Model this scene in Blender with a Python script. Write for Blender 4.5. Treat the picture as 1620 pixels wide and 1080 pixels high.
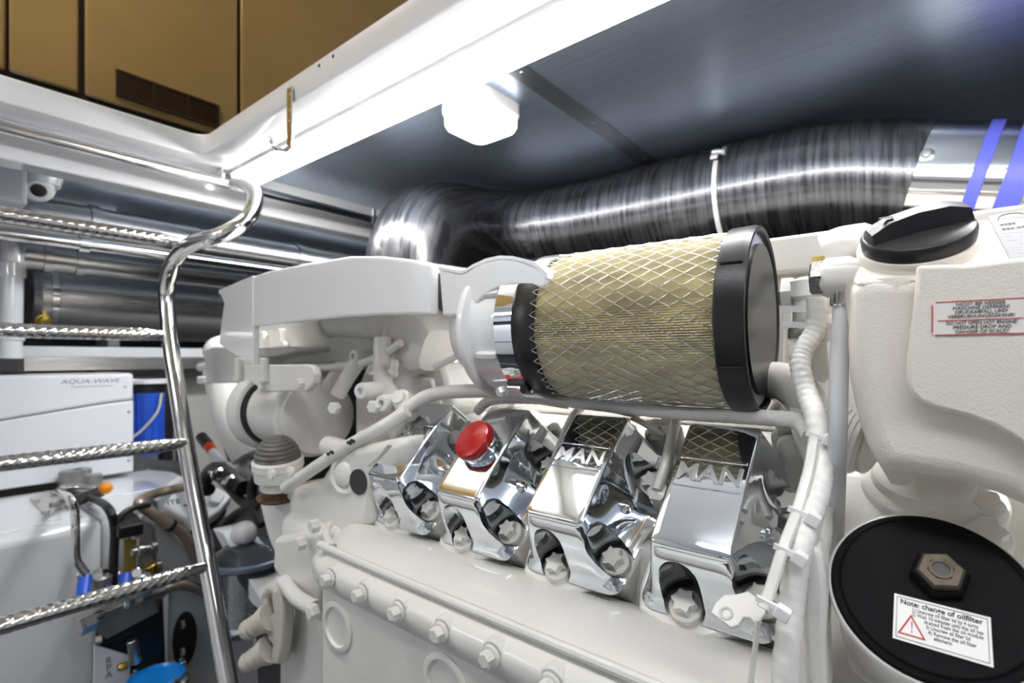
import bpy, bmesh, math, random
from mathutils import Vector, Matrix

random.seed(7)
for o in list(bpy.data.objects):
    bpy.data.objects.remove(o)
scene = bpy.context.scene
COL = scene.collection

# ------------------------------------------------------------------ camera
# World: X runs along the engine (towards the right of the picture), Y away
# from the aisle across the engine, Z up.  The camera stands in the aisle.
H = 1.45
CA, SA = 0.778, 0.628
FPX, CXP, CYP = 815.0, 810.0, 567.0
cam_d = bpy.data.cameras.new('camera')
cam = bpy.data.objects.new('camera', cam_d)
COL.objects.link(cam)
cam.location = (0, 0, H)
cam.rotation_euler = (math.pi / 2, 0, math.atan2(SA, CA))
cam_d.sensor_width = 36.0
cam_d.lens = FPX / 1620 * 36.0
cam_d.shift_y = (CYP - 540.0) / 1620.0
cam_d.clip_start = 0.01
cam_d.dof.use_dof = True
cam_d.dof.focus_distance = 0.50
cam_d.dof.aperture_fstop = 6.0
scene.camera = cam

# ------------------------------------------------------------------ world, exposure
world = bpy.data.worlds.new('world')
world.use_nodes = True
world.node_tree.nodes['Background'].inputs[0].default_value = (0.55, 0.62, 0.75, 1)
world.node_tree.nodes['Background'].inputs[1].default_value = 0.3
scene.world = world
scene.view_settings.view_transform = 'Standard'
scene.view_settings.look = 'None'
scene.view_settings.gamma = 1.0
scene.view_settings.use_curve_mapping = False
scene.view_settings.exposure = 0.72
try:
    scene.cycles.use_denoising = True
    scene.cycles.max_bounces = 12
    scene.cycles.glossy_bounces = 8
    scene.cycles.sample_clamp_indirect = 6.0
    scene.cycles.caustics_reflective = False
    scene.cycles.caustics_refractive = False
except Exception:
    pass
TUBE_STRENGTH = 24.0
ROOM_FILL_STRENGTH = 8.5
FAR_FILL_STRENGTH = 22.0
LAMP_STRENGTH = 2.5
SALOON_STRENGTH = 10.5

# ------------------------------------------------------------------ placing
def _w(u, v, D):
    r = u * D
    return Vector((CA * r - SA * D, SA * r + CA * D, H - v * D))
def _uv(px, py):
    return (px - CXP) / FPX, (py - CYP) / FPX
def at(px, py, D):
    u, v = _uv(px, py); return _w(u, v, D)
def on_y(px, py, Y):
    u, v = _uv(px, py); return _w(u, v, Y / (SA * u + CA))
def on_x(px, py, X):
    u, v = _uv(px, py); return _w(u, v, X / (CA * u - SA))
def on_z(px, py, Z):
    u, v = _uv(px, py); return _w(u, v, -Z / v)
def on_plane(px, py, P, n):
    u, v = _uv(px, py); d = _w(u, v, 1.0) - Vector((0, 0, H))
    o = Vector((0, 0, H))
    return o + d * ((P - o).dot(n) / d.dot(n))
V = Vector
def wz(x, y, z):
    return Vector((x, y, z + H))

# ------------------------------------------------------------------ materials
MATS = {}
def newmat(name):
    m = bpy.data.materials.new(name); m.use_nodes = True
    MATS[name] = m
    return m, m.node_tree.nodes, m.node_tree.links, m.node_tree.nodes['Principled BSDF']
def mat(name, col, rough=0.4, metal=0.0, coat=0.0, bump=0.0, bscale=200.0, spec=0.5,
        var=0.0, vscale=6.0, stretch=None, trans=0.0, ior=1.45, rvar=0.0, aniso=0.0, detail=3.0):
    m, N, L, b = newmat(name)
    b.inputs['Base Color'].default_value = (*col, 1)
    b.inputs['Roughness'].default_value = rough
    b.inputs['Metallic'].default_value = metal
    b.inputs['Coat Weight'].default_value = coat
    b.inputs['Coat Roughness'].default_value = 0.06
    b.inputs['Specular IOR Level'].default_value = spec
    b.inputs['Transmission Weight'].default_value = trans
    b.inputs['IOR'].default_value = ior
    b.inputs['Anisotropic'].default_value = aniso
    tc = N.new('ShaderNodeTexCoord'); mp = N.new('ShaderNodeMapping')
    L.new(tc.outputs['Object'], mp.inputs['Vector'])
    if stretch: mp.inputs['Scale'].default_value = stretch
    if var or rvar:
        n = N.new('ShaderNodeTexNoise'); n.inputs['Scale'].default_value = vscale
        n.inputs['Detail'].default_value = detail
        L.new(mp.outputs[0], n.inputs['Vector'])
        if var:
            r = N.new('ShaderNodeValToRGB')
            r.color_ramp.elements[0].position = 0.3; r.color_ramp.elements[1].position = 0.7
            r.color_ramp.elements[0].color = (*[max(0, c * (1 - var)) for c in col], 1)
            r.color_ramp.elements[1].color = (*[min(1, c * (1 + var * .5)) for c in col], 1)
            L.new(n.outputs['Fac'], r.inputs[0]); L.new(r.outputs[0], b.inputs['Base Color'])
        if rvar:
            mr = N.new('ShaderNodeMapRange')
            mr.inputs['To Min'].default_value = max(0.01, rough - rvar); mr.inputs['To Max'].default_value = rough + rvar
            L.new(n.outputs['Fac'], mr.inputs['Value']); L.new(mr.outputs[0], b.inputs['Roughness'])
    if bump:
        n2 = N.new('ShaderNodeTexNoise'); n2.inputs['Scale'].default_value = bscale
        n2.inputs['Detail'].default_value = 2.0
        L.new(mp.outputs[0], n2.inputs['Vector'])
        bp = N.new('ShaderNodeBump'); bp.inputs['Strength'].default_value = bump; bp.inputs['Distance'].default_value = 0.002
        L.new(n2.outputs['Fac'], bp.inputs['Height']); L.new(bp.outputs[0], b.inputs['Normal'])
    return m
def emit(name, col, strength):
    m, N, L, b = newmat(name)
    b.inputs['Base Color'].default_value = (*col, 1)
    b.inputs['Emission Color'].default_value = (*col, 1)
    b.inputs['Emission Strength'].default_value = strength
    return m

WHITE = mat('engine_paint', (0.745, 0.73, 0.695), 0.32, coat=0.35, bump=0.10, bscale=160, var=0.03, vscale=9)
WHITE_CAST = mat('engine_paint_cast', (0.745, 0.732, 0.70), 0.36, coat=0.25, bump=0.22, bscale=650, var=0.05, vscale=12)
CREAM = mat('cream_tank_paint', (0.76, 0.715, 0.645), 0.34, coat=0.3, bump=0.2, bscale=650, var=0.03, vscale=9)
GLOSSW = mat('gloss_white_shield', (0.86, 0.86, 0.86), 0.18, coat=0.8)
ROOMW = mat('white_gelcoat', (0.88, 0.89, 0.91), 0.16, coat=0.6)
PANELW = mat('white_powder_coat', (0.82, 0.83, 0.86), 0.35, coat=0.15)
TAPE = mat('white_wrap_tape', (0.84, 0.83, 0.80), 0.45, bump=0.5, bscale=90, var=0.06, vscale=30)
CHROME = mat('chrome', (0.80, 0.835, 0.885), 0.035, metal=1.0)
SATIN = mat('satin_chrome', (0.50, 0.51, 0.53), 0.28, metal=1.0)
STEEL = mat('polished_steel', (0.80, 0.79, 0.77), 0.10, metal=1.0)
DUCTM = mat('duct_steel', (0.60, 0.585, 0.56), 0.24, metal=1.0, rvar=0.05, vscale=4)
STEELB = mat('brushed_steel', (0.62, 0.60, 0.57), 0.26, metal=1.0, bump=0.15, bscale=6, stretch=(60, 1, 60), rvar=0.06, vscale=4)
ALU = mat('brushed_aluminium', (0.58, 0.66, 0.79), 0.35, metal=0.95, bump=0.06, bscale=5, stretch=(0.6, 70, 1), rvar=0.06, vscale=5, var=0.16)
ALUSTRIP = mat('aluminium_strip', (0.42, 0.45, 0.48), 0.34, metal=1.0)
BLACKPIPE = mat('black_lagging', (0.13, 0.13, 0.14), 0.28, metal=0.9, coat=0.3, bump=0.35, bscale=5, stretch=(22, 1.2, 1.2), var=0.55, vscale=5, rvar=0.14)
BLACK = mat('black_plastic', (0.012, 0.012, 0.013), 0.34, bump=0.08, bscale=500)
BLACKLID = mat('black_lid', (0.008, 0.008, 0.009), 0.5, bump=0.12, bscale=350, spec=0.06)
RUBBER = mat('black_rubber', (0.012, 0.012, 0.012), 0.5)
DARK = mat('dark_metal', (0.05, 0.05, 0.052), 0.45, metal=0.4)
GREYDOME = mat('grey_rubber_dome', (0.12, 0.115, 0.105), 0.42, bump=0.1)
PAPER = mat('filter_paper', (0.90, 0.83, 0.60), 0.85, var=0.22, vscale=14, stretch=(1, 4, 4))
WIRE = mat('mesh_wire', (0.58, 0.57, 0.54), 0.26, metal=1.0)
CAPMETAL = mat('filter_end_disc', (0.60, 0.61, 0.62), 0.30, metal=1.0)
RED = mat('red_cap_paint', (0.42, 0.008, 0.012), 0.22, coat=0.6)
BLUE = mat('blue_plastic', (0.03, 0.11, 0.62), 0.30)
BLUELID = mat('blue_lid', (0.01, 0.25, 0.75), 0.25)
BLUEBAND = mat('blue_band', (0.14, 0.16, 0.78), 0.4)
ORANGE = mat('orange_plastic', (0.85, 0.28, 0.02), 0.4)
REDPL = mat('red_plastic', (0.75, 0.06, 0.02), 0.4)
BRASS = mat('brass', (0.45, 0.33, 0.08), 0.3, metal=1.0)
OLIVE = mat('yellow_bracket', (0.38, 0.28, 0.06), 0.45)
RUST = mat('rusty_nut', (0.13, 0.105, 0.08), 0.5, metal=0.6, var=0.4, vscale=60)
RUSTY = mat('rust_stain', (0.13, 0.07, 0.03), 0.75, var=0.6, vscale=40)
ZINC = mat('zinc_bolt', (0.62, 0.62, 0.60), 0.28, metal=1.0)
GUNGREY = mat('grey_casting', (0.33, 0.33, 0.32), 0.35, metal=0.6)
HOSE = mat('braided_hose', (0.42, 0.34, 0.27), 0.32, metal=0.5, bump=0.4, bscale=300)
CREAMGREY = mat('grey_cream_plastic', (0.52, 0.50, 0.44), 0.45)
CLEAR = mat('clear_plastic', (0.62, 0.66, 0.74), 0.08, trans=0.9, ior=1.2)
TUBECLEAR = mat('clear_hose', (0.90, 0.91, 0.93), 0.15, trans=0.35, ior=1.35)
FLOORM = mat('floor_plate', (0.05, 0.052, 0.056), 0.35, metal=0.3)
FARWALL = mat('painted_bulkhead', (0.34, 0.35, 0.37), 0.4)
DARKWALL = mat('insulation_foil', (0.10, 0.105, 0.12), 0.30, metal=0.7, var=0.3)
REARWALL = mat('aisle_wall', (0.62, 0.64, 0.68), 0.3, coat=0.3)
SALOON = mat('saloon_gloss_veneer', (0.43, 0.27, 0.09), 0.22, coat=0.7, var=0.10, vscale=3)
SALOONW = mat('saloon_pale_lining', (0.74, 0.73, 0.70), 0.45)
SALOOND = mat('saloon_dark_trim', (0.03, 0.018, 0.008), 0.4)
VENTB = mat('brown_vent', (0.10, 0.045, 0.018), 0.4)
SALOONC = mat('saloon_headlining', (0.82, 0.81, 0.78), 0.6)
STICKER = mat('white_sticker', (0.86, 0.85, 0.82), 0.35)
STICKERG = mat('grey_sticker', (0.15, 0.155, 0.165), 0.5)
STICKERC = mat('cream_sticker', (0.80, 0.77, 0.74), 0.3)
INK = mat('black_ink', (0.02, 0.02, 0.02), 0.5)
INKG = mat('grey_ink', (0.22, 0.22, 0.24), 0.5)
REDINK = mat('red_ink', (0.52, 0.03, 0.03), 0.5)
TUBE_E = emit('fluorescent_tube', (1.0, 0.99, 0.985), TUBE_STRENGTH)
ROOM_E = emit('aisle_fill_light', (0.96, 0.98, 1.0), ROOM_FILL_STRENGTH)
FAR_E = emit('far_fill_light', (0.96, 0.98, 1.0), FAR_FILL_STRENGTH)
LAMP_E = emit('lamp_diffuser', (1.0, 0.99, 0.95), LAMP_STRENGTH)
SALOON_E = emit('saloon_fill_light', (1.0, 0.98, 0.94), SALOON_STRENGTH)

# ------------------------------------------------------------------ mesh helpers
def frame(axis):
    a = Vector(axis).normalized()
    t = Vector((0, 0, 1)) if abs(a.z) < 0.9 else Vector((1, 0, 0))
    e1 = t.cross(a).normalized(); e2 = a.cross(e1)
    return e1, e2, a
def catmull(pts, n):
    P = [Vector(p) for p in pts]
    if n <= 1 or len(P) < 3: return P
    out = []
    Q = [P[0] * 2 - P[1]] + P + [P[-1] * 2 - P[-2]]
    for i in range(1, len(Q) - 2):
        for k in range(n):
            t = k / n; a, b, c, d = Q[i - 1], Q[i], Q[i + 1], Q[i + 2]
            out.append(0.5 * ((2 * b) + (c - a) * t + (2 * a - 5 * b + 4 * c - d) * t * t + (3 * b - a - 3 * c + d) * t ** 3))
    out.append(P[-1])
    return out
class MB:
    def __init__(s): s.v = []; s.f = []
    def add(s, vs, fs):
        o = len(s.v); s.v += [tuple(v) for v in vs]; s.f += [tuple(i + o for i in f) for f in fs]; return s
    def box(s, c, size, rot=None):
        c = Vector(c); x, y, z = [k / 2 for k in size]
        vs = [Vector((a * x, b * y, d * z)) for a in (-1, 1) for b in (-1, 1) for d in (-1, 1)]
        if rot is not None: vs = [rot @ v for v in vs]
        return s.add([c + v for v in vs], [(0, 1, 3, 2), (4, 6, 7, 5), (0, 4, 5, 1), (2, 3, 7, 6), (0, 2, 6, 4), (1, 5, 7, 3)])
    def bb(s, x0, x1, y0, y1, z0, z1):
        return s.box(((x0 + x1) / 2, (y0 + y1) / 2, (z0 + z1) / 2 + H), (x1 - x0, y1 - y0, z1 - z0))
    def lathe(s, o, axis, prof, seg=28, phase=0.0):
        e1, e2, a = frame(axis); o = Vector(o); vs = []; fs = []
        for r, h in prof:
            for k in range(seg):
                t = 2 * math.pi * k / seg + phase
                vs.append(o + a * h + (e1 * math.cos(t) + e2 * math.sin(t)) * max(r, 1e-5))
        n = len(prof)
        for i in range(n - 1):
            for k in range(seg):
                k2 = (k + 1) % seg
                fs.append((i * seg + k, i * seg + k2, (i + 1) * seg + k2, (i + 1) * seg + k))
        fs.append(tuple(reversed(range(seg)))); fs.append(tuple(range((n - 1) * seg, n * seg)))
        return s.add(vs, fs)
    def cyl(s, p0, p1, r0, r1=None, seg=20, ch=0.0):
        p0 = Vector(p0); p1 = Vector(p1); L = (p1 - p0).length
        r1 = r0 if r1 is None else r1
        if ch:
            return s.lathe(p0, p1 - p0, [(r0 - ch, 0), (r0, ch), (r1, L - ch), (r1 - ch, L)], seg)
        return s.lathe(p0, p1 - p0, [(r0, 0), (r1, L)], seg)
    def hexa(s, p, axis, r, h):
        a = Vector(axis).normalized()
        return s.lathe(p, a, [(r, 0), (r, h * .8), (r * .8, h)], 6)
    def tube(s, pts, r, seg=12, n=6, radf=None, flat=1.0, up=None):
        P = catmull(pts, n); vs = []; fs = []; m = len(P)
        T = [(P[min(i + 1, m - 1)] - P[max(i - 1, 0)]).normalized() for i in range(m)]
        e1, e2, _ = frame(T[0])
        if up is not None:
            e1 = (Vector(up) - T[0] * Vector(up).dot(T[0])).normalized(); e2 = T[0].cross(e1)
        for i in range(m):
            e1 = (e1 - T[i] * e1.dot(T[i])).normalized(); e2 = T[i].cross(e1)
            for k in range(seg):
                t = 2 * math.pi * k / seg
                rr = r if radf is None else radf(i / (m - 1), t)
                vs.append(P[i] + e1 * math.cos(t) * rr + e2 * math.sin(t) * rr * flat)
        for i in range(m - 1):
            for k in range(seg):
                k2 = (k + 1) % seg
                fs.append((i * seg + k, i * seg + k2, (i + 1) * seg + k2, (i + 1) * seg + k))
        fs.append(tuple(reversed(range(seg)))); fs.append(tuple(range((m - 1) * seg, m * seg)))
        return s.add(vs, fs)
    def prism(s, pts, vec):
        P = [Vector(p) for p in pts]; n = len(P); vec = Vector(vec)
        vs = P + [p + vec for p in P]
        fs = [tuple(reversed(range(n))), tuple(range(n, 2 * n))]
        for i in range(n):
            j = (i + 1) % n; fs.append((i, j, n + j, n + i))
        return s.add(vs, fs)
    def loft(s, rings, cap=True):
        n = len(rings[0]); vs = [p for r in rings for p in r]; fs = []
        for i in range(len(rings) - 1):
            for k in range(n):
                k2 = (k + 1) % n
                fs.append((i * n + k, i * n + k2, (i + 1) * n + k2, (i + 1) * n + k))
        if cap:
            fs.append(tuple(reversed(range(n)))); fs.append(tuple(range((len(rings) - 1) * n, len(rings) * n)))
        return s.add(vs, fs)
    def sph(s, c, rx, ry=None, rz=None, seg=20, rings=12, rot=None):
        ry = rx if ry is None else ry; rz = rx if rz is None else rz; c = Vector(c); R = []
        for i in range(rings + 1):
            p = math.pi * i / rings
            ring = []
            for k in range(seg):
                t = 2 * math.pi * k / seg
                q = Vector((rx * max(math.sin(p), 1e-4) * math.cos(t), ry * max(math.sin(p), 1e-4) * math.sin(t), -rz * math.cos(p)))
                if rot is not None: q = rot @ q
                ring.append(c + q)
            R.append(ring)
        return s.loft(R)
    def mesh(s, name, ang=35.0):
        me = bpy.data.meshes.new(name); me.from_pydata(s.v, [], s.f); me.update()
        b = bmesh.new(); b.from_mesh(me); bmesh.ops.recalc_face_normals(b, faces=b.faces); b.to_mesh(me); b.free()
        if ang:
            me.shade_smooth(); me.set_sharp_from_angle(angle=math.radians(ang))
        return me
    def build(s, name, m, parent=None, ang=35.0, bevel=0.0, segs=2, world=True, label=None):
        return put(name, s.mesh(name, ang), m, parent, bevel, segs, world, label)
def put(name, me, m, parent=None, bevel=0.0, segs=2, world=True, label=None):
    o = bpy.data.objects.new(name, me); COL.objects.link(o)
    if m is not None and not me.materials: me.materials.append(m)
    if parent is not None:
        o.parent = parent
        if world: o.matrix_parent_inverse = wmat(parent).inverted()
    if bevel:
        md = o.modifiers.new('bevel', 'BEVEL'); md.width = bevel; md.segments = segs
        md.limit_method = 'ANGLE'; md.angle_limit = math.radians(38); md.harden_normals = False
    if label: o['label'] = label
    return o
def wmat(o):
    m = Matrix.LocRotScale(o.location, o.rotation_euler, o.scale)
    if o.parent is not None: m = wmat(o.parent) @ o.matrix_parent_inverse @ m
    return m
def thing(name, label, cat, loc, group=None):
    o = bpy.data.objects.new(name, None); COL.objects.link(o); o.empty_display_size = 0.05
    o.location = loc; return tag(o, label, cat, group)
def tag(o, label, cat, group=None):
    o['label'] = label; o['category'] = cat
    if group: o['group'] = group
    return o
def struct(o):
    o['kind'] = 'structure'; return o
def dup(o, parent, loc=None):
    c = o.copy(); COL.objects.link(c); c.parent = parent
    if loc is not None: c.location = loc
    for ch in o.children: dup(ch, c)
    return c
def lettering(name, body, size, M, m, parent, extrude=0.0004, bevel=0.0, align='LEFT', sx=1.0, line=1.0, shear=0.0, bold=0.0, width=None):
    cu = bpy.data.curves.new(name, 'FONT'); cu.body = body; cu.size = size; cu.extrude = extrude
    cu.bevel_depth = bevel; cu.bevel_resolution = 1; cu.align_x = align; cu.align_y = 'CENTER'
    cu.space_line = line; cu.offset = bold; cu.shear = shear; cu.resolution_u = 3
    ob = bpy.data.objects.new(name, cu); COL.objects.link(ob)
    dg = bpy.context.evaluated_depsgraph_get()
    me = bpy.data.meshes.new_from_object(ob.evaluated_get(dg))
    bpy.data.objects.remove(ob)
    if width:
        xs_ = [v.co.x for v in me.vertices]; sx = width / (max(xs_) - min(xs_))
    me.transform(M @ Matrix.Diagonal((sx, 1, 1, 1)))
    me.materials.clear(); me.name = name
    return put(name, me, m, parent)
def basis(o, ex, ey, ez):
    M = Matrix((ex, ey, ez)).transposed().to_4x4(); M.translation = o; return M
def frame_strip(mb, P, w, th, n):
    # outline P (closed, planar), band of width w lying on the face with normal n
    c = sum(P, Vector()) / len(P); k = len(P)
    inner = [p + (c - p).normalized() * w for p in P]
    for i in range(k):
        j = (i + 1) % k
        mb.prism([P[i], P[j], inner[j], inner[i]], n * th)
    return mb

SB = 1.2
class BG(MB):
    def box(s, c, size, rot=None): return MB.box(s, c, [k * SB for k in size], rot)
    def lathe(s, o, axis, prof, seg=28, phase=0.0): return MB.lathe(s, o, axis, [(r * SB, h * SB) for r, h in prof], seg, phase)
    def cyl(s, p0, p1, r0, r1=None, seg=20, ch=0.0):
        p0 = Vector(p0); p1 = Vector(p1); L = (p1 - p0).length
        r0 *= SB; r1 = r0 if r1 is None else r1 * SB
        return MB.lathe(s, p0, p1 - p0, [(r0 - ch, 0), (r0, ch), (r1, L - ch), (r1 - ch, L)] if ch else [(r0, 0), (r1, L)], seg)
    def hexa(s, p, axis, r, h):
        return MB.lathe(s, p, axis, [(r * SB, 0), (r * SB, h * .8 * SB), (r * .8 * SB, h * SB)], 6)
    def tube(s, pts, r, seg=12, n=6, radf=None, flat=1.0, up=None):
        return MB.tube(s, pts, r * SB, seg, n, radf, flat, up)
def on_b(px, py, Y):
    return on_x(px, py, -1.84 - (Y - .45) * 1.0)
def K(v): return Vector(v) * SB

# ================================================================== the setting
def rrect(x0, x1, y0, y1, r, n=6):
    out = []
    for cx, cy, a0 in ((x1 - r, y1 - r, 0), (x0 + r, y1 - r, 90), (x0 + r, y0 + r, 180), (x1 - r, y0 + r, 270)):
        for k in range(n + 1):
            a = math.radians(a0 + 90 * k / n); out.append((cx + r * math.cos(a), cy + r * math.sin(a)))
    return out
ZC = 0.60          # aluminium ceiling
ZD = 0.572         # underside of the hatch coaming
XW0, XW1, YW0, YW1 = -4.2, 1.7, -1.25, 2.3
struct(MB().bb(XW0 - .1, XW1 + .1, YW0 - .1, YW1 + .1, -1.5, -1.45).build('floor', FLOORM))
struct(MB().bb(XW0 - .1, XW0, YW0, YW1, -1.45, .65).build('wall_far', FARWALL))
struct(MB().bb(XW1, XW1 + .1, YW0, YW1, -1.45, .65).build('wall_near', REARWALL))
struct(MB().bb(XW0, XW1, YW1, YW1 + .1, -1.45, .65).build('wall_back', DARKWALL))
struct(MB().bb(XW0, XW1, YW0 - .1, YW0, -1.45, .65).build('wall_aisle', REARWALL))
ceil = struct(MB().bb(-.655, XW1, .77, YW1, ZC, ZC + .06).build('ceiling', ALU))
MB().bb(XW0, -.661, .77, YW1, ZC, ZC + .06).build('ceiling_panel', ALU, ceil)
MB().bb(XW0, -1.80, YW0, .77, ZC, ZC + .06).build('ceiling_panel', ALU, ceil)
MB().bb(-.685, -.635, .775, YW1, ZC - .003, ZC).build('seam_strip', ALUSTRIP, ceil)
for yy in (.85, 1.15, 1.45):
    MB().lathe(wz(-.66, yy, ZC - .003), (0, 0, -1), [(.005, 0), (.004, .0015), (.001, .002)], 12).build('rivet', ALUSTRIP, ceil)

# white deck slab with the hatch opening (rounded corners)
inner = rrect(-1.605, -.54, -.35, .589, .045, 6)
outer = []
for k, (cx, cy) in enumerate(((XW1, .772), (-1.72, .772), (-1.72, YW0), (XW1, YW0))):
    outer += [(cx, cy)] * 7
def ring(pts, z): return [wz(x, y, z) for x, y in pts]
hb = MB()
hb.loft([ring(outer, ZD), ring(inner, ZD)], cap=False)
hb.loft([ring(inner, ZD), ring(inner, .632)], cap=False)
hb.loft([ring(inner, .632), ring(outer, .632)], cap=False)
hb.loft([ring(outer, .632), ring(outer, ZD)], cap=False)
me = hb.mesh('trim_1', 30)
b_ = bmesh.new(); b_.from_mesh(me); bmesh.ops.remove_doubles(b_, verts=b_.verts, dist=1e-5)
bmesh.ops.dissolve_degenerate(b_, edges=b_.edges, dist=1e-6); bmesh.ops.recalc_face_normals(b_, faces=b_.faces); b_.to_mesh(me); b_.free()
coam = struct(put('trim_1', me, ROOMW, bevel=.006, segs=2))
struct(MB().bb(-1.80, -1.722, YW0, YW1, .478, ZC + .05).build('trim_2', ROOMW, bevel=.004))
# screw heads in the coaming
for px, py in ((505, 104), (527, 89)):
    p = on_y(px, py, .589)
    MB().lathe(p, (0, -1, 0), [(.004, 0), (.0035, .001), (.001, .0014)], 10).build('screw', DARK, coam)

# ---- saloon above the hatch
SX = -2.2
sal = struct(MB().bb(SX - .1, SX - .02, -1.6, 2.0, .66, 2.7).build('wall_saloon', SALOOND))
for y0, y1 in ((-1.6, .255), (.262, .430), (.446, .938), (.950, 2.0)):
    MB().bb(SX - .02, SX, y0, y1, .885, 2.05).build('veneer_panel', SALOON, sal, bevel=.008)
MB().bb(SX - .02, SX, -1.6, 2.0, 2.06, 2.7).build('upper_lining', SALOONW, sal, bevel=.004)
struct(MB().bb(SX - .1, 1.9, -1.7, -1.6, .66, 2.7).build('wall_saloon_side', SALOONW))
struct(MB().bb(SX - .1, 1.9, 2.0, 2.1, .66, 2.7).build('wall_saloon_far', SALOONW))
struct(MB().bb(1.9, 2.0, -1.7, 2.1, .66, 2.7).build('wall_saloon_end', SALOONW))
struct(MB().bb(SX - .1, 2.0, -1.7, 2.1, 2.7, 2.8).build('ceiling_saloon', SALOONC))
sg = 'added saloon fill light panels'  # unseen light panels, added so light falls through the hatch onto the engine
for k, (xa, lab) in enumerate(((-2.05, 'added square fill light panel in the saloon next to the veneer wall'), (-1.44, 'added square fill light panel in the saloon above the hatch'))):
    t = thing('fill_light_panel', lab, 'light', wz(xa + .3, -.35, 2.7), sg)
    MB().bb(xa, xa + .59, -.66, -.07, 2.672, 2.699).build('frame', SALOONW, t, bevel=.004)
    MB().bb(xa + .02, xa + .57, -.64, -.09, 2.664, 2.6715).build('diffuser', SALOON_E, t)
# vent grille in the veneer
va = [on_x(px, py, SX + .004) for px, py in ((184, 106), (346, 171), (346, 206), (183, 149))]
y0, y1 = (va[0].y + va[3].y) / 2, (va[1].y + va[2].y) / 2
z0, z1 = (va[3].z + va[2].z) / 2 - H, (va[0].z + va[1].z) / 2 - H
vg = thing('vent_grille', 'dark brown slatted vent grille set in the glossy saloon panel', 'vent', wz(SX, (y0 + y1) / 2, z0))
MB().bb(SX, SX + .003, y0, y1, z0, z1).build('backing', SALOOND, vg)
fb = MB(); w = .009
fb.bb(SX + .003, SX + .012, y0, y1, z0, z0 + w).bb(SX + .003, SX + .012, y0, y1, z1 - w, z1)
fb.bb(SX + .003, SX + .012, y0, y0 + w, z0 + w, z1 - w).bb(SX + .003, SX + .012, y1 - w, y1, z0 + w, z1 - w)
fb.build('frame', SALOOND, vg)
for k in (1, 2):
    yy = y0 + (y1 - y0) * k / 3
    MB().bb(SX + .003, SX + .011, yy - .006, yy + .006, z0 + w, z1 - w).build('divider', SALOOND, vg)
sm = None
ns = 11
for k in range(ns):
    zz = z0 + w + (z1 - z0 - 2 * w) * (k + .5) / ns
    MB().box(wz(SX + .006, (y0 + y1) / 2, zz), (.009, y1 - y0 - 2 * w, .003), Matrix.Rotation(math.radians(30), 3, 'Y')).build('slat', VENTB, vg)

# ---- fluorescent fixtures
def batten(name, label, p0, p1, half, depth, em, group=None):
    p0 = Vector(p0); p1 = Vector(p1); d = (p1 - p0).normalized(); side = Vector((0, 0, 1)).cross(d)
    t = thing(name, label, 'light', (p0 + p1) / 2, group)
    L = (p1 - p0).length
    def prof(hw, z0, dz, n=10):
        return [side * (hw * math.cos(math.pi * k / n)) + Vector((0, 0, z0 - dz * math.sin(math.pi * k / n))) for k in range(n + 1)]
    MB().prism([p0 + q for q in [side * half * 1.04 + V((0, 0, 0)), side * half * 1.04 + V((0, 0, -.010)), -side * half * 1.04 + V((0, 0, -.010)), -side * half * 1.04]], p1 - p0).build('housing', ROOMW, t)
    MB().prism([p0 + d * .012 + q for q in prof(half, -.010, depth)], d * (L - .024)).build('diffuser', em, t, ang=40)
    for q in (p0, p1 - d * .012):
        MB().prism([q + k for k in prof(half * 1.03, -.009, depth * 1.04)], d * .012).build('end_cap', ROOMW, t, ang=40)
    return t
batten('fluorescent_light', 'long lit fluorescent batten under the white hatch coaming', wz(-1.66, .727, ZD), wz(.9, .727, ZD), .043, .026, TUBE_E)
batten('fluorescent_light', 'added fill light batten over the aisle beside the hatch', wz(-.42, .12, ZD), wz(1.2, .12, ZD), .05, .03, ROOM_E)  # added fill light out of frame, brightens the engine from above
batten('fluorescent_light', 'added fill light batten hidden behind the white beam', wz(-1.88, .62, ZC), wz(-1.88, 2.0, ZC), .05, .03, FAR_E)  # added fill light hidden by the beam, brightens the tanks and pipes
batten('fluorescent_light', 'added fill light batten on the aisle side of the hatch', wz(-1.70, -.75, ZD), wz(-1.1, -.75, ZD), .05, .03, FAR_E)  # added fill light out of frame, for tank fronts and far engine end
# ---- unseen aisle lockers and tray, added as contrast for the chrome to reflect
for k in range(4):
    x0 = -1.95 + k * .72
    lk = thing('locker', 'added white aisle locker with two doors, number %d from the far wall' % (k + 1), 'locker', wz(x0 + .35, YW0 + .12, -1.45), 'added aisle lockers for reflections')
    lk['label'] = ['added white aisle locker nearest the large white tank', 'added white aisle locker facing the heat shield', 'added white aisle locker facing the chrome valve covers', 'added white aisle locker facing the coolant tank'][k]
    MB().bb(x0, x0 + .71, YW0 + .003, YW0 + .20, -1.44, .20).build('body', DARK, lk)
    for z0_, z1_ in ((-1.38, -.62), (-.58, .16)):
        d_ = MB().bb(x0 + .03, x0 + .68, YW0 + .20, YW0 + .222, z0_, z1_).build('door', ROOMW, lk, bevel=.006)
        MB().bb(x0 + .60, x0 + .63, YW0 + .222, YW0 + .245, z1_ - .16, z1_ - .06).build('handle', STEEL, d_, bevel=.003)
ct_ = thing('reflection_cable_tray', 'added black cable tray above the aisle lockers', 'cable tray', wz(-1, YW0 + .1, .3))  # out of view, added as a dark line in the chrome reflections
MB().bb(-3.2, 1.1, YW0 + .003, YW0 + .18, .28, .30).build('tray', BLACK, ct_)
for k in range(4):
    MB().tube([wz(-3.2, YW0 + .03 + .04 * k, .318), wz(1.1, YW0 + .03 + .04 * k, .318)], .017, 10, 1).build('cable', RUBBER, ct_)

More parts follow.
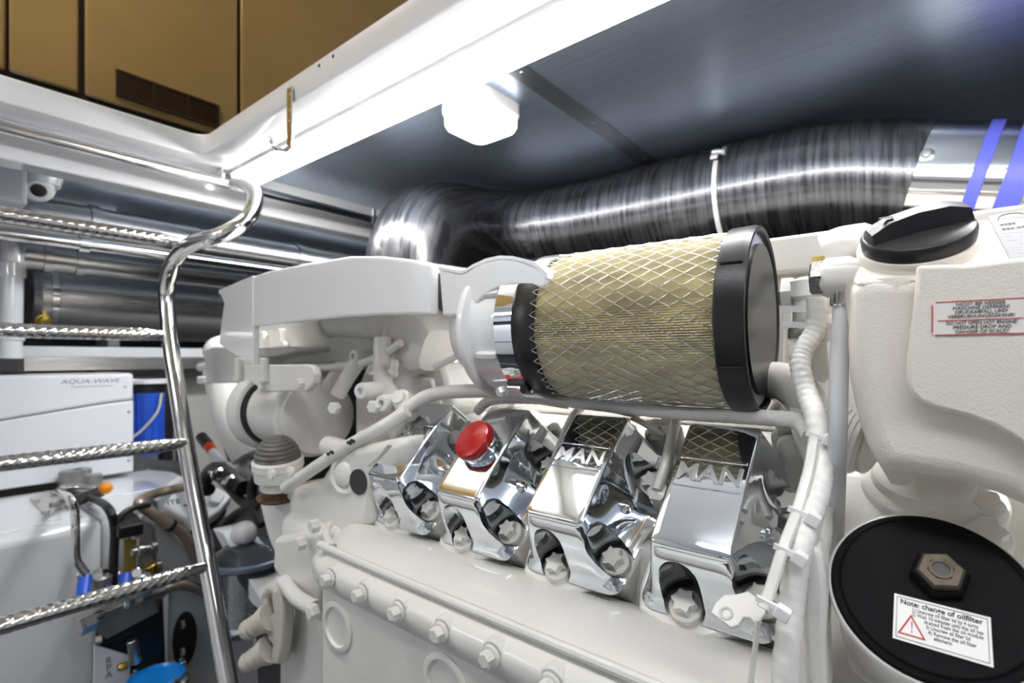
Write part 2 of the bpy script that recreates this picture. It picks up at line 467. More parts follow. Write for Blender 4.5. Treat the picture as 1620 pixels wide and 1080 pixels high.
# ---- square bulkhead lamp on the aluminium ceiling
lp = V((-.825, .905, 0))
lt = thing('ceiling_lamp', 'square white bulkhead lamp on the brushed aluminium ceiling', 'lamp', wz(lp.x, lp.y, ZC))
def rr(hw, z): return [wz(lp.x + x, lp.y + y, z) for x, y in rrect(-hw, hw, -hw, hw, hw * .42, 5)]
MB().loft([rr(.074, ZC), rr(.074, ZC - .024), rr(.070, ZC - .028)]).build('base', GLOSSW, lt, ang=40)
MB().loft([rr(.069, ZC - .028), rr(.069, ZC - .050), rr(.064, ZC - .060), rr(.052, ZC - .066)]).build('diffuser', LAMP_E, lt, ang=50)

# ---- hook on the coaming
hk = thing('coat_hook', 'chrome J-shaped hook screwed to the hatch coaming', 'hook', on_y(460, 150, .587))
p = on_y(461, 138, .585); q = on_y(458, 236, .585)
MB().box((p + q) / 2 + V((0, -.001, 0)), (.022, .005, (p - q).length)).build('back_plate', STEEL, hk, bevel=.0015)
MB().tube([q + V((0, -.001, .004)), q + V((-.004, -.012, -.006)), q + V((-.008, -.028, -.004)), q + V((-.010, -.036, .012)), q + V((-.010, -.036, .016))], .0055, 10, 5).build('prong', STEEL, hk)
for k in (.12, .38, .55):
    MB().lathe(p + (q - p) * k + V((0, -.003, 0)), (0, -1, 0), [(.004, 0), (.003, .0015), (.0005, .002)], 10).build('screw', CHROME, hk)

# ---- grab rail under the coaming
rl = thing('grab_rail', 'polished steel rail running below the hatch edge to the lagged pipe', 'rail', wz(-1.65, .3, .53))
MB().tube([wz(-1.65, -.6, .53), wz(-1.65, 1.35, .53)], .0145, 16, 1).build('bar', STEEL, rl)
for yy in (-.3, .655, 1.2):
    MB().tube([wz(-1.65, yy, .53), wz(-1.65, yy, ZD - .002)], .009, 12, 1).build('post', STEEL, rl)
    MB().cyl(wz(-1.65, yy - .012, .53), wz(-1.65, yy + .012, .53), .0155, seg=18).build('sleeve', STEEL, rl)

# ---- ladder
ld = thing('ladder', 'polished steel ladder with twisted anti-slip rungs below the hatch', 'ladder', wz(-1.35, .4, -1.45))
LY = .50
def lp_(px, py, Y=LY): return on_y(px, py, Y)
leg_pts = [lp_(372, 291, .66), lp_(392, 296, .65), lp_(404, 312, .63), lp_(392, 345, .58), lp_(352, 371, .53), lp_(303, 386), lp_(276, 412), lp_(264, 455), lp_(265, 500), lp_(272, 560), lp_(297, 720), lp_(330, 900), lp_(361, 1080)]
end = leg_pts[-1] + (leg_pts[-1] - leg_pts[-2]).normalized() * ((leg_pts[-1].z) / abs((leg_pts[-1] - leg_pts[-2]).normalized().z))
leg_pts.append(Vector((end.x, end.y, .004)))
lw = .52
MB().tube(leg_pts, .0195, 18, 6).build('leg', STEEL, ld)
MB().tube([p - V((0, lw, 0)) for p in leg_pts], .0195, 18, 6).build('leg', STEEL, ld)
for px, py in ((288, 383), (268, 530), (296, 700), (331, 895)):
    c = lp_(px, py)
    a = c + V((0, -.004, 0)); bpt = c - V((0, lw - .004, 0))
    def rf(t, th):
        e = min(1.0, min(t, 1 - t) / .10)
        L = t * lw
        return .0115 + .0045 * e + .0011 * e * math.cos(7 * th + 330 * L) * (0.55 + 0.45 * math.cos(7 * th - 330 * L))
    MB().tube([a + (bpt - a) * (k / 150) for k in range(151)], .016, 42, 1, radf=rf).build('rung', STEEL, ld, ang=60)

# ================================================================== far end of the engine room
# stainless cylinder lying across the room
cx = -3.3
c0 = on_x(46, 468, cx); rad = .20
ct = thing('steel_cylinder', 'large brushed steel cylinder lying behind the ladder', 'tank', V((cx, 1.1, c0.z - rad)))
MB().lathe(c0, (0, 1, 0), [(.02, -.035), (.12, -.025), (.18, -.008), (rad, .02), (rad, .03), (rad, 1.74), (.12, 1.77)], 48).build('shell', STEELB, ct)
for yy in (.05, .95):
    MB().lathe(c0 + V((0, yy, 0)), (0, 1, 0), [(rad, 0), (rad + .004, .002), (rad + .004, .026), (rad, .028)], 48).build('band', STEEL, ct)
fp = on_x(68, 507, cx + .19)
MB().lathe(fp, (1, 0, -.2), [(.03, -.02), (.03, .012), (.02, .014), (.02, .04), (.012, .042)], 18).build('drain_fitting', BRASS, ct)
for yy in (.3, 1.5):
    MB().box(c0 + V((0, yy, -.2165)), (.22, .05, .050)).build('saddle', GLOSSW, ct, bevel=.004)
# shelf carrying it
sh = MB().bb(-3.55, -2.88, -1.1, 1.9, .005, .052).build('shelf', ROOMW, bevel=.004)
tag(sh, 'white shelf under the large steel cylinder', 'shelf')
MB().bb(-2.89, -2.87, -1.1, 1.9, -.05, .006).build('rail', STEELB, sh)
# pipes above
def pipe_y(name, label, x, z, r, y0, y1, m, rings=()):
    t = thing(name, label, 'pipe', wz(x, y0, z))
    MB().cyl(wz(x, y0, z), wz(x, y1, z), r, seg=36, ch=.004).build('tube', m, t)
    for yy in rings:
        MB().lathe(wz(x, yy, z), (0, 1, 0), [(r, 0), (r + .008, .002), (r + .008, .03), (r, .032)], 36).build('coupling', m, t)
    return t
pipe_y('steel_pipe', 'wide brushed steel duct close under the ceiling behind the white beam', -2.45, .495, .075, -.2, 2.1, DUCTM, (.5, 1.3))
pipe_y('steel_pipe', 'polished steel pipe with couplings above the large steel cylinder', -2.75, .405, .055, .1, 2.1, DUCTM, (.42, .52, 1.2))
pipe_y('steel_pipe', 'thin polished pipe between the ceiling duct and the coupled pipe', -2.32, .405, .022, -.2, 2.1, STEEL, (.45,))
# dome camera
dp = on_x(60, 290, -2.15); dp.z = ZC + H
dc = thing('dome_camera', 'small white dome camera hanging below the ceiling by the beam', 'camera', dp)
MB().lathe(dp, (0, 0, -1), [(.062, 0), (.062, .02), (.056, .05), (.054, .06)], 28).build('base', GLOSSW, dc)
ball = dp + V((.004, -.004, -.068))
MB().sph(ball, .046, seg=24, rings=14).build('ball', GLOSSW, dc)
ax = (V((0, 0, H)) - ball).normalized() + V((.0, .1, -.25)); ax.normalize()
MB().lathe(ball, ax, [(.030, .036), (.029, .046), (.021, .048), (.019, .044)], 24).build('lens_ring', GLOSSW, dc)
MB().lathe(ball, ax, [(.0195, .040), (.0195, .0455), (.012, .047)], 24).build('lens', BLACK, dc)
jb = on_x(8, 295, -2.05)
j = tag(MB().box(jb + V((0, -.02, 0)), (.10, .12, .105)).build('junction_box', mat('grey_box', (.55, .58, .64), .4), bevel=.005), 'grey junction box beside the dome camera', 'box')
MB().box(jb + V((.051, -.02, 0)), (.006, .105, .09)).build('lid', MATS['grey_box'], j, bevel=.002)
# white plastic standpipe
pv = thing('standpipe', 'white plastic standpipe with couplings left of the steel cylinder', 'pipe', wz(-2.6, .2, -.3))
pa, pb_ = on_x(20, 345, -2.6), on_x(16, 545, -2.6)
MB().cyl(pb_ + V((0, 0, -.05)), pa + V((0, 0, .06)), .034, seg=24).build('tube', GLOSSW, pv)
for t in (.35, .85):
    MB().cyl(pa + (pb_ - pa) * t, pa + (pb_ - pa) * (t + .12), .041, seg=24, ch=.004).build('coupling', GLOSSW, pv)
MB().tube([pa + V((0, 0, .05)), pa + V((0, .03, .09)), pa + V((0, .14, .11)), pa + V((0, .30, .10))], .036, 18, 6).build('elbow', GLOSSW, pv)
# black conduit behind the watermaker
bc = tag(MB().tube([on_x(142, 596, -3.0), on_x(148, 578, -3.0), on_x(175, 568, -3.0), on_x(300, 570, -3.0)], .014, 10, 6).build('cable', RUBBER), 'black cable curving behind the white desalinator housing', 'cable')
gp = tag(MB().bb(-3.4, -3.1, -.6, 1.6, -.9, -.03).build('locker', mat('grey_cream_panel', (.55, .54, .50), .4), bevel=.01), 'beige grey locker panel behind the white desalinator', 'locker')
MB().bb(-3.10, -3.092, .3, .9, -.4, -.08).build('door', MATS['grey_cream_panel'], gp, bevel=.004)
bx = tag(MB().box(on_x(8, 582, -2.80) + V((0, -.05, .01)), (.08, .2, .06)).build('terminal_box', DARK, bevel=.004), 'small dark terminal box under the shelf edge', 'box')
MB().box(on_x(8, 582, -2.80) + V((.043, -.05, .01)), (.006, .17, .045)).build('cover', DARK, bx, bevel=.002)

# ---- watermaker housing
WX = -2.62
tr, br = on_x(208, 590, WX), on_x(215, 745, WX)
yR = (tr.y + br.y) / 2; zT, zB = tr.z, br.z
wm = thing('watermaker', 'white desalinator housing with grey lettering and a curved lid seam', 'watermaker', V((WX, yR - .4, zB)))
seam = []
yL = yR - 1.0
def cz(t):   # seam height along y, t=0 at right
    return zT - .115 - .115 * (1 - math.exp(-2.6 * t)) / (1 - math.exp(-2.6)) * (t ** .55)
n = 24
up = [V((WX, yR, zT)), V((WX, yL, zT))] + [V((WX, yL + (yR - yL) * k / n, cz(1 - k / n) + .002)) for k in range(n + 1)]
lo = [V((WX, yR, zB)), V((WX, yL, zB))] + [V((WX, yL + (yR - yL) * k / n, cz(1 - k / n) - .002)) for k in range(n + 1)]
MB().prism(up, (-.34, 0, 0)).build('lid', PANELW, wm, bevel=.012, segs=3)
MB().prism(lo, (-.34, 0, 0)).build('body', PANELW, wm, bevel=.006)
MB().prism([p + V((-.012, 0, 0)) for p in ([V((WX, yR - .004, zT - .004)), V((WX, yL, zT - .004)), V((WX, yL, zB + .004)), V((WX, yR - .004, zB + .004))])], (-.31, 0, 0)).build('core', DARK, wm)
lettering('lettering', 'AQUA-WAVE', .024, basis(on_x(144, 603, WX + .001), V((0, 1, 0)), V((0, 0, 1)), V((1, 0, 0))), INKG, wm, sx=1.3, align='CENTER', shear=.2)
MB().bb(WX, WX + .001, on_x(112, 612, WX).y, on_x(178, 610, WX).y, on_x(144, 611, WX).z - H - .001, on_x(144, 611, WX).z - H + .001).build('underline', INKG, wm)
for px, py in ((198, 611), (204, 651), (204, 728)):
    MB().lathe(on_x(px, py, WX), (1, 0, 0), [(.006, 0), (.005, .002), (.001, .003)], 10).build('screw', ZINC, wm)
# ---- blue filter canister
bf = on_x(236, 660, -2.75)
bt = thing('filter_canister', 'blue water filter canister with white cap beside the desalinator', 'filter', bf + V((0, 0, -.16)))
MB().lathe(bf + V((0, 0, -.17)), (0, 0, 1), [(.040, 0), (.052, .012), (.055, .26), (.060, .27), (.060, .285)], 28).build('bowl', BLUE, bt)
for k in range(12):
    a = k * math.pi / 6
    MB().box(bf + V((.056 * math.cos(a), .056 * math.sin(a), -.02)), (.006, .004, .22), Matrix.Rotation(a, 3, 'Z')).build('rib', BLUE, bt)
MB().lathe(bf + V((0, 0, .115)), (0, 0, 1), [(.064, 0), (.066, .03), (.05, .045)], 28).build('collar', BLACK, bt)
MB().lathe(bf + V((0, 0, .155)), (0, 0, 1), [(.08, 0), (.08, .014), (.07, .02)], 28).build('cap', GLOSSW, bt)
tag(MB().tube([bf + V((.06, .03, .11)), bf + V((.075, .01, .03)), bf + V((.07, -.05, -.05)), bf + V((.06, -.09, -.08))], .006, 8, 6).build('hose', CREAMGREY), 'thin grey hose hanging across the blue canister', 'hose')
for k, (px, w_) in enumerate(((262, .03), (276, .022))):
    q = on_x(px, 640, -2.9)
    tag(MB().cyl(V((q.x, q.y, .002)), q + V((0, 0, .12)), w_, seg=16).build('drain_pipe', STEELB if k else RUBBER), ('black drain pipe right of the blue canister' if not k else 'slim steel drain pipe behind the ladder leg'), 'pipe')

# ---- white tanks below
ZT = -.50
ta = thing('water_tank', 'large white tank under the desalinator at the left edge', 'tank', wz(-2.3, -.3, -1.45))
MB().bb(-2.62, -2.0, -1.1, .45, -1.44, ZT).build('body', ROOMW, ta, bevel=.03, segs=4)
MB().bb(-2.55, -2.06, -1.0, .40, ZT - .001, ZT + .004).build('top_plate', ROOMW, ta, bevel=.002)
tb = thing('settling_tank', 'white tank with rounded end behind the ladder, hoses across its top', 'tank', wz(-2.3, .7, -1.45))
tp = [(-2.75, .462), (-2.75, .95), (-2.62, .92), (-2.50, .85), (-2.3, .72), (-2.12, .61), (-2.06, .55), (-2.05, .462)]
MB().prism([wz(x, y, -1.44) for x, y in tp], (0, 0, 1.44 + ZT)).build('body', ROOMW, tb, bevel=.02, segs=3)
MB().bb(-2.6, -2.3, .50, .70, ZT - .001, ZT + .005).build('top_plate', ROOMW, tb, bevel=.002)
# sloped white casing with hose along its edge
wc = [on_b(px, py, .54) for px, py in ((205, 815), (248, 813), (275, 836), (300, 866), (322, 903), (360, 948), (405, 998), (410, 1130), (262, 1130), (266, 940), (240, 880))]
wcs = thing('sloped_casing', 'white sloped casing behind the ladder leg with braided hose along its edge', 'casing', wc[5])
BG().prism(wc, (-.05, .02, 0)).build('body', ROOMW, wcs, bevel=.012, segs=3)
q = on_b(292, 1010, .535)
BG().prism([q + K((0, x, z)) for x, z in [(.030 * math.cos(a), .075 * math.sin(a)) for a in [2 * math.pi * k / 20 for k in range(20)]]], (.004, 0, 0)).build('slot_plate', DARK, wcs)
for dz in (.045, -.03):
    BG().hexa(q + K((.004, -.003, dz)), (0, -1, 0), .012, .010).build('nut', ZINC, wcs)

# chrome feed pipe on tank A
fpipe = thing('feed_pipe', 'bent chrome feed pipe on a bolted plate left of the black hose', 'pipe', on_z(95, 800, ZT))
BG().tube([on_z(150, 772, ZT + .03), on_z(110, 770, ZT + .04), on_z(92, 776, ZT + .045), on_b(108, 786, .40), on_b(118, 806, .36), on_b(119, 850, .35), on_b(121, 885, .35), on_b(136, 908, .345)], .0085, 14, 6).build('tube', STEEL, fpipe)
pl = [on_z(px, py, ZT + .004) for px, py in ((47, 790), (88, 776), (120, 800), (72, 818))]
BG().prism(pl, (0, 0, .006)).build('plate', STEELB, fpipe, bevel=.001)
for px, py in ((56, 793), (72, 812), (86, 782), (108, 800), (84, 798)):
    BG().hexa(on_z(px, py, ZT + .010), (0, 0, 1), .009, .008).build('bolt', ZINC, fpipe)
for px, py, w_ in ((112, 768, .03), (130, 765, .025), (148, 775, .022)):
    BG().cyl(on_z(px, py, ZT + .01), on_z(px, py, ZT + .01) + K((0, 0, .05)), w_, seg=16, ch=.004).build('fitting', GUNGREY, fpipe)
ok = on_z(162, 776, ZT + .04)
okb = thing('stopcock', 'orange knob on a small dark stopcock on the white tank', 'valve', ok)
BG().cyl(ok + K((-.01, -.06, -.02)), ok + K((0, 0, 0)), .016, seg=14).build('body', DARK, okb)
BG().sph(ok + K((.01, .005, .008)), .021, seg=14, rings=10).build('knob', ORANGE, okb)
# black hose with strap
bh = thing('black_hose', 'black hose strapped beside the yellow bracket', 'hose', on_b(180, 930, .46))
BG().tube([on_z(100, 775, ZT + .02), on_z(150, 790, ZT + .03), on_b(172, 805, .45), on_b(181, 835, .45), on_b(180, 880, .45), on_b(178, 935, .45)], .0095, 14, 6).build('tube', RUBBER, bh)
BG().tube([on_b(182, 838, .44), on_b(192, 815, .45), on_b(212, 803, .47), on_b(236, 798, .49)], .0075, 10, 6).build('branch', RUBBER, bh)
a, b2 = on_b(176, 834, .44), on_b(222, 826, .47)
BG().box((a + b2) / 2, ((b2 - a).length, .05, .03), Matrix.Rotation(math.radians(10), 3, 'Y')).build('strap', RUBBER, bh, bevel=.004)
BG().hexa(b2 + K((.004, -.01, .01)), (.3, -1, .3), .009, .012).build('bolt', ZINC, bh)
# yellow bracket and grey bolted bar
yb = [on_b(px, py, .49) for px, py in ((196, 822), (216, 815), (214, 905), (194, 915))]
ybo = tag(BG().prism(yb, (-.03, .01, 0)).build('mounting_bracket', OLIVE, bevel=.002), 'mustard yellow mounting bracket behind the black hose', 'bracket')
gb = [on_b(px, py, .485) for px, py in ((222, 820), (243, 835), (246, 905), (216, 912))]
gbo = thing('valve_block', 'grey bolted valve block between yellow bracket and sloped casing', 'valve', gb[3])
BG().prism(gb, (-.05, .02, 0)).build('body', GUNGREY, gbo, bevel=.004)
for px, py in ((211, 845), (219, 872), (240, 867), (247, 896)):
    q = on_b(px, py, .48); BG().lathe(q + K((0, .01, 0)), (.1, -1, .1), [(.014, 0), (.014, .012), (.009, .014), (.009, .026), (.002, .028)], 14).build('bolt', ZINC, gbo)
BG().cyl(on_b(236, 893, .475), on_b(246, 915, .475), .016, seg=14, ch=.003).build('union', BRASS, gbo)
# two valves with blue handles
for k, (px, py, lab) in enumerate(((152, 915, 'ball valve with blue handle nearer the chrome feed pipe'), (214, 912, 'ball valve with blue handle nearer the ladder leg'))):
    q = on_b(px, py, .42)
    v = thing('ball_valve', lab, 'valve', q, 'blue handled ball valves')
    BG().lathe(q + K((0, .01, -.05)), (0, 0, 1), [(.02, 0), (.026, .004), (.026, .02), (.019, .024), (.021, .05), (.014, .055)], 18).build('body', GUNGREY, v)
    BG().cyl(q + K((-.035, .02, .0)), q + K((.01, .0, .012)), .012, seg=14, ch=.002).build('spindle', STEEL, v)
    h0 = q + K((.0, -.02, .012)); h1 = h0 + K((.038, -.012, -.030))
    BG().tube([h0, (h0 + h1) / 2, h1], .013, 12, 3, flat=.7).build('handle', BLUE, v)
    BG().hexa(h0 + K((-.004, -.008, .004)), (0, -1, .3), .007, .006).build('nut', ZINC, v)
# hydraulic manifold below the rung
ma, mb2 = on_b(150, 975, .41), on_b(243, 945, .50)
hm = thing('hydraulic_manifold', 'grey steel manifold block with union nuts below the lowest rung', 'manifold', on_b(200, 1010, .45))
mp_ = [on_b(px, py, .43) for px, py in ((147, 972), (240, 938), (252, 968), (168, 1012), (150, 1000))]
BG().prism(mp_, (-.09, .03, 0)).build('block', GUNGREY, hm, bevel=.005)
BG().cyl(on_b(122, 992, .41), on_b(146, 980, .42), .023, seg=6).build('union_nut', STEELB, hm)
BG().cyl(on_b(140, 982, .415), on_b(160, 972, .425), .015, seg=16).build('pipe_stub', STEELB, hm)
BG().cyl(on_b(215, 948, .42), on_b(256, 935, .46), .018, seg=14, ch=.003).build('solenoid', STEELB, hm)
for px, py in ((160, 1010), (203, 955)):
    BG().hexa(on_b(px, py, .428), (0, -1, 0), .010, .010).build('bolt', ZINC, hm)
pb2 = [on_b(px, py, .455) for px, py in ((150, 1000), (258, 955), (262, 1060), (215, 1120), (150, 1120))]
bb = thing('pump_housing', 'black pump housing under the grey manifold block', 'pump', on_b(200, 1120, .45))
BG().prism(pb2, (-.10, .03, 0)).build('body', BLACK, bb, bevel=.008)
pp = [on_b(px, py, .45) for px, py in ((148, 1018), (205, 1035), (204, 1120), (146, 1120))]
BG().prism(pp, (.008, 0, 0)).build('front_plate', PANELW, bb, bevel=.002)
lettering('lettering', 'R\nP\nA', .026, basis(on_b(172, 1056, .440), V((0, 1, 0)), V((0, 0, 1)), V((1, 0, 0))), INKG, bb, align='CENTER', line=.8)
BG().cyl(on_b(208, 1012, .43), on_b(216, 1048, .43), .012, seg=14, ch=.002).build('cable_gland', STEELB, bb)
BG().hexa(on_b(202, 1052, .43), (0, -1, .2), .009, .02).build('terminal', BRASS, bb)
# sea strainer with blue lid at the bottom edge
sp = on_b(246, 1072, .36)
ss = thing('sea_strainer', 'round sea strainer with blue lid and steel clamp ring at the bottom edge', 'strainer', sp + K((0, 0, -.3)))
BG().lathe(sp + K((0, 0, -.30)), (0, 0, 1), [(.055, 0), (.060, .27), (.072, .275), (.072, .29), (.062, .296)], 36).build('body', STEELB, ss)
BG().lathe(sp + K((0, 0, -.008)), (0, 0, 1), [(.062, 0), (.062, .010), (.055, .014), (.050, .008), (.030, .005), (.001, .004)], 36).build('lid', BLUELID, ss)
for k in range(4):
    a = math.radians(20 + 90 * k); q = sp + K((.068 * math.cos(a), .068 * math.sin(a), -.012))
    BG().lathe(q, (0, 0, 1), [(.010, -.01), (.010, .012), (.006, .014), (.006, .022)], 12).build('clamp_bolt', STEEL, ss)
# braided hoses
def hose(label, pts, r, m=HOSE, ties=(), name='braided_hose'):
    t = thing(name, label, 'hose', pts[-1])
    BG().tube(pts, r, 14, 7).build('tube', m, t)
    P = catmull(pts, 7)
    for f in ties:
        i = int(f * (len(P) - 2)); d = (P[i + 1] - P[i]).normalized()
        BG().lathe(P[i] - d * .005, d, [(r * 1.02, 0), (r * 1.2, .001), (r * 1.2, .009), (r * 1.02, .010)], 16).build('cable_tie', RUBBER, t)
    return t
hose('braided hose looping across the white tank and over the casing edge', [on_z(322, 768, ZT + .02), on_z(285, 772, ZT + .02), on_z(240, 782, ZT + .022), on_b(221, 793, .53), on_b(228, 803, .50), on_b(262, 826, .49), on_b(290, 845, .49), on_b(309, 880, .49), on_b(330, 915, .49), on_b(372, 945, .50), on_b(420, 972, .52)], .0135, ties=(.55, .82))
hose('braided hose rising from the manifold behind the lowest rung', [on_b(255, 935, .47), on_b(290, 925, .48), on_b(330, 940, .49), on_b(370, 972, .50), on_b(400, 990, .51)], .0125, ties=(.6,))
hose('second braided hose beside the casing under the control box', [on_b(255, 815, .52), on_b(285, 830, .52), on_b(312, 868, .52), on_b(336, 915, .53), on_b(385, 955, .54)], .010, ties=(.4,))
# white control box with lettering
cuP = at(310, 832, 1.76); cuN = V((.56, -.10, .82)).normalized()
tp1 = [on_plane(px, py, cuP, cuN) for px, py in ((256, 800), (273, 779), (332, 764), (368, 782), (348, 806), (312, 831))]
cbo = thing('control_unit', 'white control unit with dark lettering behind the ladder leg', 'control box', cuP)
MB().prism(tp1, -cuN * .05).build('housing', PANELW, cbo, bevel=.010, segs=3)
tpc = sum(tp1, V()) / 6
MB().prism([tpc + (p - tpc) * .9 - cuN * .05 for p in tp1], -cuN * .05).build('plinth', DARK, cbo)
rp = [on_plane(px, py, cuP + cuN * .002, cuN) for px, py in ((334, 778), (356, 785), (346, 800), (330, 796))]
MB().prism(rp, cuN * .014).build('cover', PANELW, cbo, bevel=.004)
exu = (tp1[3] - tp1[0]); exu = (exu - cuN * exu.dot(cuN)).normalized(); eyu = cuN.cross(exu)
lettering('lettering', 'ITE', .030, basis(on_plane(275, 794, cuP + cuN * .002, cuN), exu, eyu, cuN), INK, cbo, align='CENTER')
for px, py in ((293, 799), (302, 808), (303, 813)):
    MB().prism([on_plane(px + dx, py + dy, cuP + cuN * .0015, cuN) for dx, dy in ((-3, 0), (3, -2), (3, 1), (-3, 2))], cuN * .0006).build('marking', INK, cbo)
# white junction blocks, black hoses, red knob beyond
wb = thing('dosing_pump', 'white pump head with a dark hole beside the grey dome cap', 'pump', on_y(385, 760, .78))
MB().prism([on_y(px, py, .78) for px, py in ((360, 752), (385, 722), (404, 745), (402, 782), (380, 790))], (0, .10, 0)).build('body', PANELW, wb, bevel=.008)
MB().lathe(on_y(399, 738, .778), (0, -1, 0), [(.014, 0), (.013, .003), (.001, .003)], 14).build('port', BLACK, wb)
wl = thing('lever', 'white lever with black rubber boot behind the engine end', 'lever', on_y(372, 712, .80))
MB().tube([on_y(343, 672, .80), on_y(356, 685, .80), on_y(366, 702, .80)], .018, 12, 5, radf=lambda t, th: .012 + .018 * t).build('handle', PANELW, wl)
MB().cyl(on_y(366, 700, .80), on_y(372, 728, .80), .028, .022, seg=16, ch=.004).build('boot', RUBBER, wl)
rk = thing('red_connector', 'red and black connector beside the ladder leg', 'connector', on_y(330, 715, .78))
MB().cyl(on_y(318, 690, .78), on_y(330, 705, .78), .020, seg=14, ch=.004).build('plug', RUBBER, rk)
MB().cyl(on_y(330, 704, .78), on_y(336, 714, .78), .018, seg=14, ch=.002).build('ring', REDPL, rk)
MB().cyl(on_y(336, 714, .78), on_y(352, 735, .78), .016, seg=14, ch=.002).build('socket', PANELW, rk)
labs = ['black hose bundle beside the ladder under the red connector', 'black hose arching left of the grey dome cap', 'thin black hose between control unit and pump head', 'black hose along the back of the settling tank', 'black hose running behind the clear strainer bowl']
pths = [[(322, 760), (340, 742), (362, 752), (385, 772)], [(412, 742), (399, 770), (402, 800), (415, 830)], [(330, 745), (352, 760), (380, 790), (400, 800)], [(240, 735), (275, 738), (300, 750), (330, 775)], [(350, 838), (372, 815), (400, 800), (412, 790)]]
for l, pp_, r in zip(labs, pths, (.020, .012, .012, .018, .012)):
    hose(l, [on_y(x, y, .70) for x, y in pp_], r, RUBBER, (), 'rubber_hose')
for l, (px, py) in zip(('steel hose clip on the black hose under the red connector', 'steel hose clip nearer the pump head'), ((345, 748), (362, 760))):
    q = on_y(px, py, .68); d = V((.6, 0, -.8))
    o = tag(MB().lathe(q, (.7, 0, -.5), [(.021, 0), (.0235, .001), (.0235, .012), (.021, .013)], 18).build('hose_clip', STEEL), l, 'clip')
    MB().box(q + V((.0, -.024, .006)), (.014, .008, .010)).build('screw_housing', STEEL, o)
# clear strainer bowl
cs = on_y(388, 850, .66)
cst = thing('clear_strainer', 'clear plastic strainer bowl with pale dome behind the engine end', 'strainer', cs + V((0, 0, -.25)))
MB().lathe(cs + V((.02, 0, -.24)), (0, 0, 1), [(.085, 0), (.098, .02), (.10, .17), (.095, .20), (.06, .225)], 28).build('bowl', CLEAR, cst)
MB().lathe(cs + V((.02, 0, -.22)), (0, 0, 1), [(.05, 0), (.05, .16), (.04, .17)], 20).build('basket', STEELB, cst)
MB().sph(cs + V((-.005, 0, .012)), .036, .036, .034, 20, 12).build('dome', GLOSSW, cst)
MB().lathe(cs + V((.02, 0, -.06)), (0, 0, 1), [(.10, 0), (.106, .004), (.106, .014), (.10, .018)], 28).build('rim', mat('blue_grey_plastic', (.16, .20, .28), .3), cst)
wedge = [on_y(px, py, .62) for px, py in ((336, 836), (352, 842), (416, 955), (408, 962), (398, 955))]
tag(MB().prism(wedge, (0, .08, 0)).build('support_rib', ROOMW, bevel=.002), 'white diagonal support rib beneath the clear strainer', 'rib')

# ================================================================== exhaust run under the ceiling
EY, EZ, ER = 1.52, .452, .143
ep = [wz(-1.25, 1.06, -.05), wz(-1.25, 1.06, .12), wz(-1.25, 1.06, .26), wz(-1.245, 1.10, .385), wz(-1.235, 1.20, .43), wz(-1.20, 1.35, .445), wz(-1.09, 1.48, EZ), wz(-.90, EY, EZ), wz(-.6, EY, EZ), wz(-.34, EY, EZ), wz(-.16, EY, EZ - .012), wz(-.02, EY, EZ - .052)]
ex_t = thing('exhaust_pipe', 'fat black lagged exhaust pipe bending under the aluminium ceiling', 'pipe', ep[0])
MB().tube(ep, ER, 48, 10, radf=lambda t, th: ER * (1.0 + (.0 if t > .45 else .06 * math.sin(math.pi * min(1, max(0, t / .45)))))).build('lagging', BLACKPIPE, ex_t, ang=60)
# strap with bolt lug
sx0 = -.434
arc = [math.radians(a) for a in range(152, 300, 6)]
rs = [wz(sx0, EY + math.cos(a) * (ER + .002), EZ + math.sin(a) * (ER + .002)) for a in arc]
stv = MB()
rings_ = []
for a in arc:
    d = V((0, math.cos(a), math.sin(a))); c = wz(sx0, EY, EZ)
    rings_.append([c + d * ER + V((-.006, 0, 0)), c + d * ER + V((.006, 0, 0)), c + d * (ER + .004) + V((.006, 0, 0)), c + d * (ER + .004) + V((-.006, 0, 0))])
stv.loft(rings_).build('strap', GLOSSW, ex_t)
lug = wz(sx0, EY + math.cos(arc[0]) * (ER + .008), EZ + math.sin(arc[0]) * (ER + .008))
MB().box(lug + V((0, -.004, .012)), (.018, .006, .034), Matrix.Rotation(math.radians(-35), 3, 'X')).build('strap_lug', GLOSSW, ex_t, bevel=.001)
MB().cyl(lug + V((-.004, -.010, .016)), lug + V((.030, -.012, .010)), .007, seg=12).build('strap_bolt', ZINC, ex_t)
MB().hexa(lug + V((.022, -.012, .012)), (1, 0, -.2), .011, .010).build('strap_nut', ZINC, ex_t)

d0 = (ep[-1] - ep[-2]).normalized(); p0 = ep[-1] - d0 * .012
sd = thing('steel_duct', 'polished steel duct with blue stripes joined to the black lagged pipe', 'duct', p0 + d0 * .3)
MB().lathe(p0, d0, [(ER - .012, 0), (ER - .004, .004), (ER - .004, .9)], 48).build('tube', STEEL, sd, ang=40)
for o_, w_ in ((.105, .022), (.155, .036), (.225, .20)):
    MB().lathe(p0 + d0 * o_, d0, [(ER - .004, 0), (ER - .002, .001), (ER - .002, w_), (ER - .004, w_ + .001)], 48).build('stripe', BLUEBAND, sd)
bq = p0 + d0 * .03 + V((0, -.135, .03))
MB().lathe(bq, (0, -1, .2), [(.014, -.006), (.014, .004), (.009, .006), (.008, .012), (.001, .013)], 14).build('bolt', ZINC, sd)

# ================================================================== the engine
ENG = thing('marine_engine', 'white painted marine diesel engine with chrome valve covers and cone-free cylindrical air filter', 'engine', (-.45, .9, .25))
ENG['label'] = 'white painted marine diesel engine with four chrome valve covers in front'
